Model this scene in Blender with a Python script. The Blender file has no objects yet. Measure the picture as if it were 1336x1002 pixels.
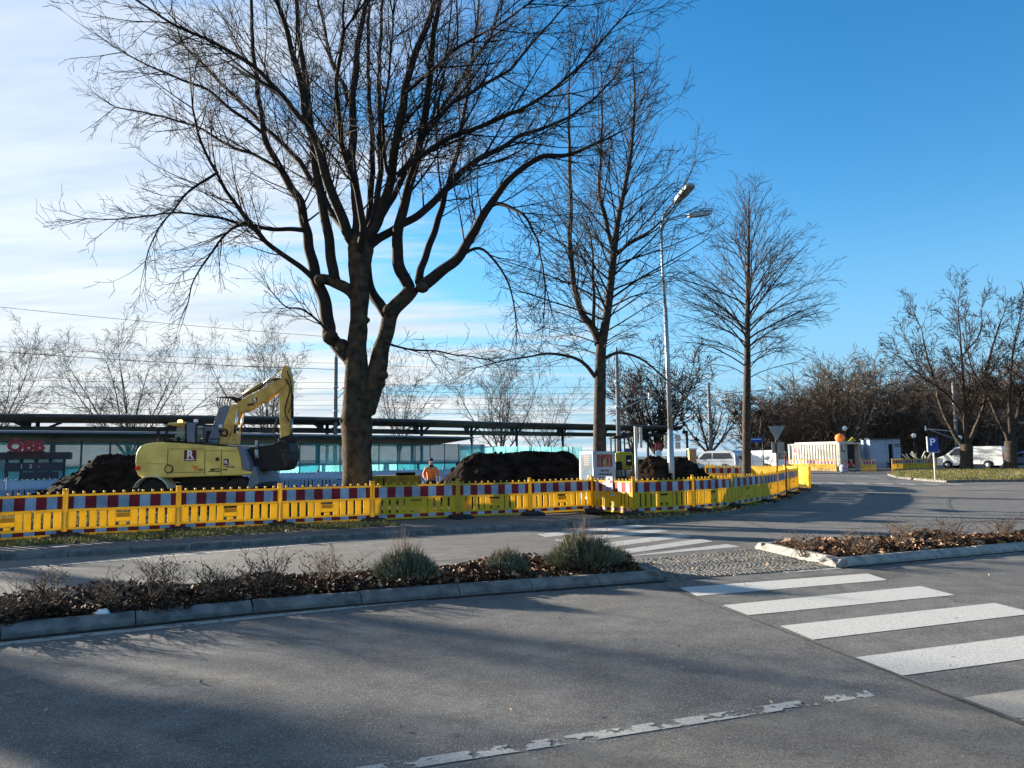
import bpy, bmesh, math, random
import numpy as np
from mathutils import Vector, Matrix, noise as mn
R = math.radians
scene = bpy.context.scene
C = scene.collection
V = Vector

# ------------------------------------------------------------------ camera
PITCH, ROLL, EYE, F = R(5.65), R(-0.7), 1.65, 1000.0
cam = bpy.data.cameras.new('camera'); camo = bpy.data.objects.new('camera', cam); C.objects.link(camo)
cam.sensor_width = 36; cam.lens = F / 1336 * 36; cam.clip_start = .05; cam.clip_end = 3000
RM = Matrix.Rotation(math.pi / 2 + PITCH, 3, 'X') @ Matrix.Rotation(ROLL, 3, 'Z')
camo.matrix_world = Matrix.Translation((0, 0, EYE)) @ RM.to_4x4()
scene.camera = camo

def zg(y): return min(max(0.0, (y - 27) * .01), .42)          # the ground rises gently to the back
def ray(px, py): return RM @ V(((px - 668) / F, (501 - py) / F, -1))
def P(px, py, Y):
    d = ray(px, py); t = Y / d.y; return V((d.x * t, Y, EYE + d.z * t))
def G(px, py, z=0.0):
    d = ray(px, py); t = (z - EYE) / d.z; p = V((d.x * t, d.y * t, z))
    for _ in range(6):
        zz = z + zg(p.y); t = (zz - EYE) / d.z; p = V((d.x * t, d.y * t, zz))
    return p

# ------------------------------------------------------------------ materials
MATS = {}
def mat(name, col, rough=.7, var=.0, scale=8.0, bump=0.0, bscale=None, metal=0.0, trans=0.0, emit=None, estr=0.0, detail=6, col2=None, spec=.25, sss=0, alpha=1.0, coat=0.0):
    m = bpy.data.materials.new(name); m.use_nodes = True; n = m.node_tree.nodes; l = m.node_tree.links
    b = n['Principled BSDF']; out = n['Material Output']
    b.inputs['Base Color'].default_value = (*col, 1); b.inputs['Roughness'].default_value = rough
    b.inputs['Metallic'].default_value = metal; b.inputs['Specular IOR Level'].default_value = spec
    b.inputs['Coat Weight'].default_value = coat
    tc = None
    if var or bump or col2:
        tc = n.new('ShaderNodeTexCoord')
    if var or col2:
        nz = n.new('ShaderNodeTexNoise'); nz.inputs['Scale'].default_value = scale; nz.inputs['Detail'].default_value = detail
        l.new(tc.outputs['Object'], nz.inputs['Vector'])
        rp = n.new('ShaderNodeValToRGB')
        c2 = col2 if col2 else tuple(c * (1 - var) for c in col)
        c1 = col if col2 else tuple(min(1, c * (1 + var)) for c in col)
        rp.color_ramp.elements[0].position = .35; rp.color_ramp.elements[1].position = .65
        rp.color_ramp.elements[0].color = (*c2, 1); rp.color_ramp.elements[1].color = (*c1, 1)
        l.new(nz.outputs['Fac'], rp.inputs['Fac']); l.new(rp.outputs['Color'], b.inputs['Base Color'])
    if bump:
        nb = n.new('ShaderNodeTexNoise'); nb.inputs['Scale'].default_value = bscale or scale; nb.inputs['Detail'].default_value = 8
        l.new(tc.outputs['Object'], nb.inputs['Vector'])
        bp = n.new('ShaderNodeBump'); bp.inputs['Strength'].default_value = 1; bp.inputs['Distance'].default_value = bump
        l.new(nb.outputs['Fac'], bp.inputs['Height']); l.new(bp.outputs['Normal'], b.inputs['Normal'])
    if trans:
        t = n.new('ShaderNodeBsdfTranslucent'); mx = n.new('ShaderNodeMixShader'); mx.inputs['Fac'].default_value = trans
        t.inputs['Color'].default_value = (*col, 1)
        l.new(b.outputs[0], mx.inputs[1]); l.new(t.outputs[0], mx.inputs[2]); l.new(mx.outputs[0], out.inputs['Surface'])
    if emit:
        b.inputs['Emission Color'].default_value = (*emit, 1); b.inputs['Emission Strength'].default_value = estr
    if alpha < 1 and trans:
        tb_ = n.new('ShaderNodeBsdfTransparent'); m2 = n.new('ShaderNodeMixShader'); m2.inputs['Fac'].default_value = alpha; l.new(tb_.outputs[0], m2.inputs[1]); l.new(mx.outputs[0], m2.inputs[2]); l.new(m2.outputs[0], out.inputs['Surface'])
    elif alpha < 1:
        b.inputs['Alpha'].default_value = alpha
    MATS[name] = m
    return m

def asphalt(name, dark, light, speck=.5):
    m = bpy.data.materials.new(name); m.use_nodes = True; n = m.node_tree.nodes; l = m.node_tree.links
    b = n['Principled BSDF']; tc = n.new('ShaderNodeTexCoord')
    def nz(s, d=6, rough=.6):
        k = n.new('ShaderNodeTexNoise'); k.inputs['Scale'].default_value = s; k.inputs['Detail'].default_value = d; k.inputs['Roughness'].default_value = rough
        l.new(tc.outputs['Object'], k.inputs['Vector']); return k
    def mix(a, bb, f, mode='MIX'):
        k = n.new('ShaderNodeMix'); k.data_type = 'RGBA'; k.blend_type = mode
        for s, v in ((k.inputs[0], f), (k.inputs[6], a), (k.inputs[7], bb)):
            if isinstance(v, (float, int)): s.default_value = v
            elif isinstance(v, tuple): s.default_value = (*v, 1)
            else: l.new(v, s)
        return k.outputs[2]
    def ramp(src, a, bb, ca=(0, 0, 0), cb=(1, 1, 1)):
        k = n.new('ShaderNodeValToRGB')
        if a > bb: a, bb, ca, cb = bb, a, cb, ca
        k.color_ramp.elements[0].position = a; k.color_ramp.elements[1].position = bb
        k.color_ramp.elements[0].color = (*ca, 1); k.color_ramp.elements[1].color = (*cb, 1); l.new(src, k.inputs['Fac']); return k.outputs['Color']
    big = nz(.35, 5); mid = nz(2.5, 8, .7); fine = nz(30, 5, .9)
    vor = n.new('ShaderNodeTexVoronoi'); vor.inputs['Scale'].default_value = 70; l.new(tc.outputs['Object'], vor.inputs['Vector'])
    c = mix(dark, light, ramp(big.outputs['Fac'], .35, .68))
    c = mix(c, tuple(x * .62 for x in dark), mix((0, 0, 0), (.75, .75, .75), ramp(mid.outputs['Fac'], .62, .40)), 'MIX')
    # light chips of stone and dark pores
    c = mix(c, (.50, .47, .42), mix((0, 0, 0), (speck,) * 3, ramp(vor.outputs['Distance'], .30, .16)))
    c = mix(c, (.03, .03, .032), mix((0, 0, 0), (.75,) * 3, ramp(fine.outputs['Fac'], .50, .34)))
    # thin cracks
    w = nz(1.2, 4); mp = n.new('ShaderNodeVectorMath'); mp.operation = 'MULTIPLY_ADD'
    l.new(w.outputs['Color'], mp.inputs[0]); mp.inputs[1].default_value = (1.6, 1.6, 0); l.new(tc.outputs['Object'], mp.inputs[2])
    cr = n.new('ShaderNodeTexVoronoi'); cr.feature = 'DISTANCE_TO_EDGE'; cr.inputs['Scale'].default_value = .23; l.new(mp.outputs[0], cr.inputs['Vector'])
    c = mix(c, (.02, .02, .02), mix((0, 0, 0), (.45,) * 3, ramp(cr.outputs['Distance'], .0026, .0008)))
    l.new(c, b.inputs['Base Color']); b.inputs['Roughness'].default_value = .82; b.inputs['Specular IOR Level'].default_value = .3
    bp = n.new('ShaderNodeBump'); bp.inputs['Distance'].default_value = .006; bp.inputs['Strength'].default_value = .8
    l.new(fine.outputs['Fac'], bp.inputs['Height']); l.new(bp.outputs['Normal'], b.inputs['Normal'])
    MATS[name] = m; return m

def worn_paint(name, col, wear=.3, wscale=9.0):
    """road paint: holes show through as transparency where it has worn off"""
    m = bpy.data.materials.new(name); m.use_nodes = True; n = m.node_tree.nodes; l = m.node_tree.links
    b = n['Principled BSDF']; tc = n.new('ShaderNodeTexCoord')
    a = n.new('ShaderNodeTexNoise'); a.inputs['Scale'].default_value = wscale; a.inputs['Detail'].default_value = 8; a.inputs['Roughness'].default_value = .65
    l.new(tc.outputs['Object'], a.inputs['Vector'])
    r = n.new('ShaderNodeValToRGB'); r.color_ramp.elements[0].position = wear; r.color_ramp.elements[1].position = wear + .03
    l.new(a.outputs['Fac'], r.inputs['Fac']); l.new(r.outputs['Color'], b.inputs['Alpha'])
    f = n.new('ShaderNodeTexNoise'); f.inputs['Scale'].default_value = 45; f.inputs['Detail'].default_value = 6; l.new(tc.outputs['Object'], f.inputs['Vector'])
    r2 = n.new('ShaderNodeValToRGB'); r2.color_ramp.elements[0].position = .3; r2.color_ramp.elements[1].position = .6
    r2.color_ramp.elements[0].color = (*[c * .6 for c in col], 1); r2.color_ramp.elements[1].color = (*col, 1)
    l.new(f.outputs['Fac'], r2.inputs['Fac']); l.new(r2.outputs['Color'], b.inputs['Base Color']); b.inputs['Roughness'].default_value = .75
    MATS[name] = m; return m

def glassmat(name, col, rough=.08, alpha=.5):
    return mat(name, col, rough=rough, alpha=alpha, spec=.6)

asphalt('asphalt', (.120, .113, .102), (.176, .167, .152), .8)
asphalt('asphalt_patch', (.155, .14, .118), (.215, .193, .16), .6)
asphalt('asphalt_dark', (.085, .081, .074), (.12, .114, .104), .5)
worn_paint('zebra', (.50, .485, .44), .32, 8)
worn_paint('zebra_far', (.40, .39, .36), .36, 7)
worn_paint('zebra_old', (.33, .30, .25), .33, 10)
worn_paint('centre', (.40, .39, .35), .46, 5.5)
worn_paint('thin', (.33, .32, .29), .42, 7)
mat('kerb', (.145, .14, .13), .95, .35, 6, .006, 40)
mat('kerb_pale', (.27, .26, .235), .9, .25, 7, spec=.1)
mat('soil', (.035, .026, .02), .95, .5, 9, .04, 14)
mat('dirt', (.036, .029, .020), .95, .5, 1.1, spec=.0, col2=(.016, .013, .009), detail=12)
mat('gravel', (.15, .135, .115), .9, .4, 14, .008, 30, spec=.1)
mat('heap', (.018, .013, .010), .95, .6, 2.5, .01, 9, spec=.02)
mat('grass_ground', (.10, .095, .035), .95, .45, 3, spec=.05, col2=(.06, .045, .025))
mat('grass', (.13, .14, .035), .8, .4, 2, trans=.3)
mat('grass_dry', (.26, .21, .09), .8, .3, 2, trans=.3)
mat('cobble', (.13, .125, .115), .85, .35, 9, spec=.15)
mat('leaf_a', (.13, .062, .03), .75, .4, 20)
mat('leaf_b', (.26, .15, .075), .7, .3, 20)
mat('leaf_c', (.42, .30, .19), .7, .2, 20)
mat('leaf_d', (.045, .022, .014), .8, .3, 20)
mat('twig', (.10, .065, .042), .85, .3, 20)
mat('lavender', (.185, .185, .115), .8, .35, 8)
mat('lavender_dark', (.05, .052, .028), .85, .3, 8)
mat('bark', (.088, .065, .042), .9, .0, 4.5, .03, 16, col2=(.030, .023, .017), spec=.05)
mat('bark2', (.052, .040, .030), .9, .4, 6, .02, 30)
mat('bark_far', (.12, .098, .078), .9, .3, 1)
mat('branch', (.026, .019, .015), .9, .3, 5)
mat('branch_red', (.105, .078, .058), .9, .3, 5)
mat('mistletoe', (.040, .036, .018), .9, .3, 5)
mat('by', (.80, .565, .035), .5, 0, 1.7, trans=.38, col2=(.60, .42, .045), detail=9)
mat('by_dirty', (.80, .50, .04), .5, .15, 3, trans=.42)
mat('bred', (.25, .010, .014), .5, .3, 2.2, trans=.08)
mat('bwhite', (.34, .38, .45), .5, .28, 2.2, trans=.08)
mat('wbar', (.30, .42, .58), .5, .12, 3, trans=.25)
mat('slot', (.10, .045, .01), .8)
mat('rubber', (.022, .021, .020), .85, .3, 12, .003, 60)
mat('exy', (.82, .64, .17), .45, 0, 1.6, col2=(.60, .44, .11), detail=10)
mat('exy2', (.74, .50, .13), .5, 0, 2.5, col2=(.44, .27, .07), detail=10)
mat('exgrey', (.13, .17, .22), .5, .1, 4)
mat('black', (.014, .014, .016), .6, .2, 10)
mat('darksteel', (.04, .037, .035), .55, .4, 8, metal=.4)
mat('chrome', (.7, .7, .7), .2, metal=1)
mat('steel', (.34, .36, .38), .45, .12, 4, metal=.5)
mat('galv', (.40, .42, .43), .5, .12, 4, metal=.3)
mat('concrete', (.17, .17, .165), .85, .18, 4, .004, 30)
mat('logo_red', (.13, .01, .02), .5)
mat('sign_red', (.30, .03, .04), .45)
mat('white', (.78, .78, .76), .45, .05, 3)
mat('offwhite', (.54, .51, .43), .6, .10, 1.2)
mat('lens_red', (.7, .03, .015), .25)
mat('lens_orange', (.8, .2, .02), .3)
mat('beacon', (1, .55, .05), .3, emit=(1, .5, .05), estr=6)
glassmat('cabglass', (.22, .30, .30), .05, .55)
glassmat('carglass', (.02, .024, .028), .05, .96)
mat('teal', (.06, .42, .50), rough=.15, var=.45, scale=.8, alpha=.58, trans=.4)
mat('teal_light', (.32, .80, .82), rough=.15, var=.3, scale=1.1, alpha=.60, trans=.5)
mat('roof_dark', (.062, .057, .053), .7, .3, 1.0)
mat('roof_edge', (.13, .125, .12), .6, .2, 1.5)
mat('fascia', (.22, .24, .27), .5, .1, 2)
mat('frame_dark', (.030, .034, .04), .5, .2, 4)
mat('frame_teal', (.10, .17, .20), .5, .2, 4)
mat('orange', (.95, .22, .04), .7, .12, 6)
mat('beanie', (.018, .018, .024), .9)
mat('trousers', (.02, .02, .026), .9)
mat('skin', (.42, .24, .17), .6)
mat('vanwhite', (.82, .82, .80), .35, .03, 2, coat=.3)
mat('vansilver', (.42, .45, .48), .3, .04, 2, metal=.35, coat=.3)
mat('carblue', (.02, .05, .16), .3, .04, 2, coat=.4)
mat('signblue', (.012, .045, .26), .4)
mat('signback', (.22, .23, .24), .5, .12, 5, metal=.3)
mat('brick', (.50, .26, .11), .85, .2, 8)
mat('rust', (.16, .035, .02), .8, .3, 20)
mat('pblue', (.006, .055, .11), .4, .6, 3.2)
mat('plight', (.50, .72, .80), .4)
mat('ppeach', (.24, .17, .11), .4)
mat('pgrey', (.36, .36, .40), .5)
mat('pred', (.38, .06, .035), .5, .5, 6)
mat('pdark', (.045, .045, .06), .5)
mat('olive', (.20, .18, .02), .7, .3, 4)
mat('lime', (.38, .34, .03), .5, .1, 4)
mat('globe', (.8, .8, .78), .4)
mat('hills', (.10, .12, .12), .9, .2, .02)
M = MATS

# ------------------------------------------------------------------ mesh builder
class MB:
    def __init__(s): s.v = []; s.f = []; s.m = []; s.s = []
    def add(s, vs, fs, mi=0, smooth=False):
        o = len(s.v); s.v.extend([tuple(v) for v in vs])
        for f in fs: s.f.append([i + o for i in f]); s.m.append(mi); s.s.append(smooth)
    def box(s, c, d, mi=0, rot=None):
        hx, hy, hz = d[0] / 2, d[1] / 2, d[2] / 2
        vs = [V((x, y, z)) for z in (-hz, hz) for y in (-hy, hy) for x in (-hx, hx)]
        if rot is not None: vs = [rot @ v for v in vs]
        vs = [v + V(c) for v in vs]
        s.add(vs, [(0, 2, 3, 1), (4, 5, 7, 6), (0, 1, 5, 4), (2, 6, 7, 3), (0, 4, 6, 2), (1, 3, 7, 5)], mi)
    def bar(s, a, b, w, h, mi=0):
        a, b = V(a), V(b); d = b - a; L = d.length
        if L < 1e-6: return
        rot = d.to_track_quat('Y', 'Z').to_matrix()
        s.box((a + b) / 2, (w, L, h), mi, rot)
    def prism(s, pts, axis, a, b, mi=0, smooth=False):
        """2-D outline extruded along an axis"""
        n = len(pts)
        def mk(p, k):
            if axis == 'y': return (p[0], k, p[1])
            if axis == 'x': return (k, p[0], p[1])
            return (p[0], p[1], k)
        vs = [mk(p, a) for p in pts] + [mk(p, b) for p in pts]
        fs = [list(range(n))[::-1], list(range(n, 2 * n))] + [(i, (i + 1) % n, n + (i + 1) % n, n + i) for i in range(n)]
        s.add(vs, fs, mi, smooth)
    def tube(s, pts, rad, n=6, mi=0, cap=True, smooth=True):
        k = len(pts)
        if not hasattr(rad, '__len__'): rad = [rad] * k
        t = (pts[1] - pts[0]).normalized()
        u = t.orthogonal().normalized()
        o = len(s.v); vv = s.v
        cs = [(math.cos(2 * math.pi * i / n), math.sin(2 * math.pi * i / n)) for i in range(n)]
        for i in range(k):
            if i == 0: t = pts[1] - pts[0]
            elif i == k - 1: t = pts[i] - pts[i - 1]
            else: t = pts[i + 1] - pts[i - 1]
            t.normalize(); u = u - t * u.dot(t)
            if u.length < 1e-4: u = t.orthogonal()
            u.normalize(); w = t.cross(u); p = pts[i]; r = rad[i]
            for c, d in cs:
                vv.append((p.x + (u.x * c + w.x * d) * r, p.y + (u.y * c + w.y * d) * r, p.z + (u.z * c + w.z * d) * r))
        ff, mm, ss = s.f, s.m, s.s
        for i in range(k - 1):
            a = o + i * n
            for j in range(n):
                j2 = (j + 1) % n
                ff.append((a + j, a + j2, a + n + j2, a + n + j)); mm.append(mi); ss.append(smooth)
        if cap:
            ff.append(tuple(o + j for j in range(n))[::-1]); mm.append(mi); ss.append(False)
            ff.append(tuple(o + (k - 1) * n + j for j in range(n))); mm.append(mi); ss.append(False)
    def cyl(s, a, b, r, n=12, mi=0, r2=None):
        s.tube([V(a), V(b)], [r, r if r2 is None else r2], n, mi)
    def lathe(s, prof, c, n=16, mi=0, rot=None):
        vs = []; c = V(c)
        for r, z in prof:
            for i in range(n):
                v = V((r * math.cos(2 * math.pi * i / n), r * math.sin(2 * math.pi * i / n), z))
                if rot is not None: v = rot @ v
                vs.append(v + c)
        k = len(prof)
        s.add(vs, [(i * n + j, i * n + (j + 1) % n, (i + 1) * n + (j + 1) % n, (i + 1) * n + j) for i in range(k - 1) for j in range(n)]
              + [tuple(range(n))[::-1], tuple((k - 1) * n + j for j in range(n))], mi, True)
    def quad(s, a, b, c, d, mi=0): s.add([a, b, c, d], [(0, 1, 2, 3)], mi)
    def build(s, name, mats, parent=None, loc=None, bevel=0, seg=2):
        me = bpy.data.meshes.new(name); me.from_pydata(s.v, [], s.f)
        if not isinstance(mats, (list, tuple)): mats = [mats]
        for m in mats: me.materials.append(M[m] if isinstance(m, str) else m)
        me.polygons.foreach_set('material_index', s.m); me.polygons.foreach_set('use_smooth', s.s); me.update()
        o = bpy.data.objects.new(name, me); C.objects.link(o)
        if loc is not None: o.location = loc
        if parent is not None: o.parent = parent
        if bevel:
            b = o.modifiers.new('bevel', 'BEVEL'); b.width = bevel; b.segments = seg; b.limit_method = 'ANGLE'; b.angle_limit = R(35)
        return o

def tag(o, label=None, cat=None, group=None, kind=None):
    if label: o['label'] = label
    if cat: o['category'] = cat
    if group: o['group'] = group
    if kind: o['kind'] = kind
    return o
def thing(name, label, cat, loc=(0, 0, 0), rz=0, group=None):
    o = bpy.data.objects.new(name, None); C.objects.link(o); o.location = loc; o.rotation_euler = (0, 0, rz); o.empty_display_size = .2
    return tag(o, label, cat, group)
KIDS = {}
def dup(root, loc, rz=0, label=None, group=None, scale=None):
    r = root.copy(); C.objects.link(r); r.location = loc; r.rotation_euler = (0, 0, rz)
    if label: r['label'] = label
    if group: r['group'] = group
    if scale: r.scale = scale
    if root.name not in KIDS: KIDS[root.name] = [(c, list(c.children)) for c in root.children]
    for ch, gs in KIDS[root.name]:
        c = ch.copy(); C.objects.link(c); c.parent = r
        for g in gs:
            d = g.copy(); C.objects.link(d); d.parent = c
    return r
def struct(o): return tag(o, kind='structure')

def text_obj(name, s, size, material, mtx, parent=None, depth=.004, bold=0.0):
    cu = bpy.data.curves.new(name, 'FONT'); cu.body = s; cu.size = size; cu.extrude = depth; cu.offset = bold
    cu.align_x = 'CENTER'; cu.align_y = 'CENTER'; cu.resolution_u = 3
    t = bpy.data.objects.new(name, cu); C.objects.link(t); bpy.context.view_layer.update()
    dg = bpy.context.evaluated_depsgraph_get(); me = bpy.data.meshes.new_from_object(t.evaluated_get(dg)); bpy.data.objects.remove(t)
    me.materials.clear(); me.materials.append(M[material]); me.transform(mtx); me.name = name
    o = bpy.data.objects.new(name, me); C.objects.link(o)
    if parent: o.parent = parent
    return o
def face_m(loc, rz=0):      # text standing upright, facing -Y, turned by rz
    return Matrix.Translation(loc) @ Matrix.Rotation(rz, 4, 'Z') @ Matrix.Rotation(math.pi / 2, 4, 'X')

# ------------------------------------------------------------------ ground sheets
def sheet(name, poly, dz, material, skirt=0.0):
    bm = bmesh.new(); vs = [bm.verts.new((p[0], p[1], 0)) for p in poly]; bm.faces.new(vs)
    bmesh.ops.recalc_face_normals(bm, faces=bm.faces)
    for yy in (27, 69):
        bmesh.ops.bisect_plane(bm, geom=bm.verts[:] + bm.edges[:] + bm.faces[:], plane_co=(0, yy, 0), plane_no=(0, 1, 0))
    if bm.faces[:][0].normal.z < 0: bmesh.ops.reverse_faces(bm, faces=bm.faces[:])
    if skirt:
        be = [e for e in bm.edges if len(e.link_faces) == 1]
        r = bmesh.ops.extrude_edge_only(bm, edges=be)
        for v in [g for g in r['geom'] if isinstance(g, bmesh.types.BMVert)]: v.co.z = -skirt
    for v in bm.verts: v.co.z += zg(v.co.y) + dz
    bmesh.ops.triangulate(bm, faces=bm.faces[:])
    me = bpy.data.meshes.new(name); bm.to_mesh(me); bm.free(); me.materials.append(M[material])
    o = bpy.data.objects.new(name, me); C.objects.link(o); return struct(o)

sheet('ground', [(-900, -60), (900, -60), (900, 1400), (-900, 1400)], -.05, 'dirt')
sheet('road', [(-90, -30), (160, -30), (160, 84), (20, 84), (-90, 84)], 0, 'asphalt')

kerb_px = [(-700, 793), (-300, 757), (0, 731), (250, 717), (440, 704.5), (560, 697), (670, 691), (745, 687.5), (830, 683.5), (900, 676.7), (967, 669), (1001, 661), (1035, 652), (1050, 646), (1056, 640)]
kerb_w = [G(x, y) for x, y in kerb_px]
end = kerb_w[-1]
kerb_w += [V((15.2, 38.5, 0)), V((16.0, 43, 0)), V((16.5, 48, 0)), V((14, 54, 0)), V((8, 57, 0))]
site = [(p.x, p.y) for p in kerb_w] + [(0, 60), (-90, 60), (-90, kerb_w[0].y)]
sheet('building_site', site, .055, 'dirt', .2)

def offset_path(pts, d):
    out = []
    for i, p in enumerate(pts):
        a = pts[max(0, i - 1)]; b = pts[min(len(pts) - 1, i + 1)]; t = V((b[0] - a[0], b[1] - a[1])).normalized()
        out.append(V((p[0] - t.y * d, p[1] + t.x * d, 0)))
    return out
# sidewalk strip behind the kerb on the left, grass verge behind it
side_l = kerb_w[:6]
sb = offset_path(side_l, 1.55)
sheet('sidewalk', [(p.x, p.y) for p in offset_path(side_l, .08)] + [(p.x, p.y) for p in sb[::-1]], .095, 'asphalt_dark', .09)
gb = offset_path(side_l, 4.3)
sheet('grass_verge', [(p.x, p.y) for p in sb] + [(p.x, p.y) for p in gb[::-1]], .085, 'grass_ground', .06)
drive_f = kerb_w[5:9]; db = offset_path(drive_f, 3.5)
sheet('gravel_entrance', [(p.x, p.y) for p in drive_f] + [(p.x, p.y) for p in db[::-1]], .07, 'gravel', .08)
vr = kerb_w[8:16]; vb = offset_path(vr, 1.5)
sheet('verge', [(p.x, p.y) for p in vr] + [(p.x, p.y) for p in vb[::-1]], .075, 'grass_ground', .08)

def kerb(name, path, width=.14, height=.12, dz=0, closed=False, seed=1, slope=False, m='kerb'):
    """kerb stones laid along a path; the body lies to the left of the direction of travel"""
    rng = random.Random(seed); mb = MB(); pts = [V((p[0], p[1], 0)) for p in path]
    if closed: pts.append(pts[0].copy())
    for i in range(len(pts) - 1):
        a, b = pts[i], pts[i + 1]; d = b - a; L = d.length; t = d.normalized(); nrm = V((-t.y, t.x, 0)); n = max(1, round(L / 1.0))
        for k in range(n):
            s0 = L * k / n + (.006 if k or 1 else 0); s1 = L * (k + 1) / n - .006
            h = height + rng.uniform(-.004, .004); off = -rng.uniform(.002, .008)
            prof = [(0, -.05), (0, .045), (.11, h), (width, h), (width, -.05)] if slope else [(0, -.05), (0, h - .035), (.03, h), (width, h), (width, -.05)]
            vs = []
            for s in (s0, s1):
                for (w, z) in prof:
                    q = a + t * s + nrm * (w + off); vs.append((q.x, q.y, z + zg(q.y) + dz))
            mb.add(vs, [(0, 1, 2, 3, 4), (9, 8, 7, 6, 5)] + [(j + 5, j + 6, j + 1, j) for j in range(4)])
    o = mb.build(name, m); return struct(o)
kerb('kerb', kerb_w[:9], .14, .115)
kerb('kerb', kerb_w[8:], .14, .09, seed=2)

# traffic islands
ISL = [G(-420, 873), G(0, 835), G(330, 800), G(600, 778), G(866, 758), G(815, 733), G(640, 741.5), G(570, 747), G(0, 792), G(-420, 822)]
ISL2 = [G(1091, 741), G(1336, 719), G(1560, 700), G(1560, 692), G(1336, 704), G(1150, 708), G(985, 716.5)]
gd = MB(); ground_pts = [ISL[0], ISL[1], ISL[2], ISL[3], ISL[4]]
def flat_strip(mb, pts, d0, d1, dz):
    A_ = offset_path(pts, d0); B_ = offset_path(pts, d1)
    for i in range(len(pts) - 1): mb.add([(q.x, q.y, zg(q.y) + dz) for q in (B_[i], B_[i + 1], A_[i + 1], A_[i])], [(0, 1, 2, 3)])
flat_strip(gd, ground_pts, .02, -.10, .0085); flat_strip(gd, ISL2[:3], .02, -.10, .0085); struct(gd.build('kerb_shade_strip', 'soil'))  # shade below the kerb fronts, put in as dark soil-coloured strips
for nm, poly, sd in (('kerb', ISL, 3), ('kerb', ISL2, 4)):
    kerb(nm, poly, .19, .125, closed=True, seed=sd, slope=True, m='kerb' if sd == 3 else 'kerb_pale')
def inset(poly, d):
    n = len(poly); out = []
    for i in range(n):
        a, p, b = poly[i - 1], poly[i], poly[(i + 1) % n]
        t1 = (p - a).to_2d().normalized(); t2 = (b - p).to_2d().normalized()
        n1 = V((-t1.y, t1.x)); n2 = V((-t2.y, t2.x)); m = (n1 + n2); m = m / max(.3, m.length_squared) * 2
        out.append((p.x + m.x * d, p.y + m.y * d))
    return out
sheet('planting_bed', inset(ISL, .17), .09, 'soil', .08)
sheet('planting_bed', inset(ISL2, .17), .09, 'soil', .08)

# cobbled refuge between the islands: fan-laid setts
cob = [G(866, 758), G(1091, 741), G(985, 716.5), G(815, 733)]
sheet('cobble_bed', [(p.x, p.y) for p in cob], .003, 'gravel')
def in_poly(x, y, poly):
    c = False; n = len(poly)
    for i in range(n):
        x1, y1 = poly[i][0], poly[i][1]; x2, y2 = poly[i - 1][0], poly[i - 1][1]
        if (y1 > y) != (y2 > y) and x < (x2 - x1) * (y - y1) / (y2 - y1) + x1: c = not c
    return c
def cobbles(poly, name, seed, arcr=.75, s=.105):
    rng = random.Random(seed); mb = MB(); xs = [p[0] for p in poly]; ys = [p[1] for p in poly]
    ax = V((poly[1][0] - poly[0][0], poly[1][1] - poly[0][1])).normalized(); ay = V((-ax.y, ax.x))
    x = min(xs) - 1
    o = V((sum(xs) / len(xs), sum(ys) / len(ys))); ext = max(max(xs) - min(xs), max(ys) - min(ys)) / 2 + 1
    nrow = int(ext * 2 / s); ncol = nrow
    for i in range(nrow):
        for j in range(ncol):
            u = -ext + i * s; v = -ext + j * s
            ph = (v / (arcr * 2)) % 1.0; arc = math.sqrt(max(0, 1 - (2 * ph - 1) ** 2)) * arcr * .55
            q = o + ax * (u + arc) + ay * v
            if not in_poly(q.x, q.y, poly): continue
            h = .009 + rng.uniform(-.003, .003) + zg(q.y); hs = s * .5 * rng.uniform(.80, .9)
            a = math.atan2(ax.y, ax.x) + (2 * ph - 1) * .5 + rng.uniform(-.12, .12); ca, sa = math.cos(a), math.sin(a)
            top = [(q.x + (cx * ca - cy * sa) * hs * .78, q.y + (cx * sa + cy * ca) * hs * .78, h + .006) for cx, cy in ((-1, -1), (1, -1), (1, 1), (-1, 1))]
            bot = [(q.x + (cx * ca - cy * sa) * hs, q.y + (cx * sa + cy * ca) * hs, h - .012) for cx, cy in ((-1, -1), (1, -1), (1, 1), (-1, 1))]
            mb.add(top + bot, [(0, 1, 2, 3), (4, 5, 1, 0), (5, 6, 2, 1), (6, 7, 3, 2), (7, 4, 0, 3)])
    return tag(mb.build(name, 'cobble'), 'small grey stone setts laid in fans between the islands', 'cobblestones', kind='stuff')
cobbles([(p.x, p.y) for p in cob], 'cobblestones', 5, .6, .085)

# roundabout's cobbled rim, far right
rb = G(1420, 640); rim = [(rb.x + 9.5 * math.cos(a), rb.y + 6.0 * math.sin(a)) for a in [i * math.pi / 20 for i in range(40)]]
sheet('roundabout_apron', rim, .006, 'asphalt_patch')
ring = MB()
for i in range(96):
    a0, a1 = i * math.pi / 48, (i + 1) * math.pi / 48 - .004
    q = [(rb.x + k * math.cos(a), rb.y + k * .63 * math.sin(a)) for k, a in ((9.35, a0), (9.62, a0), (9.62, a1), (9.35, a1))]
    ring.add([(x, y, zg(y) + .012) for x, y in q], [(0, 1, 2, 3)])
struct(ring.build('apron_edging', 'asphalt_dark'))

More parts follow.
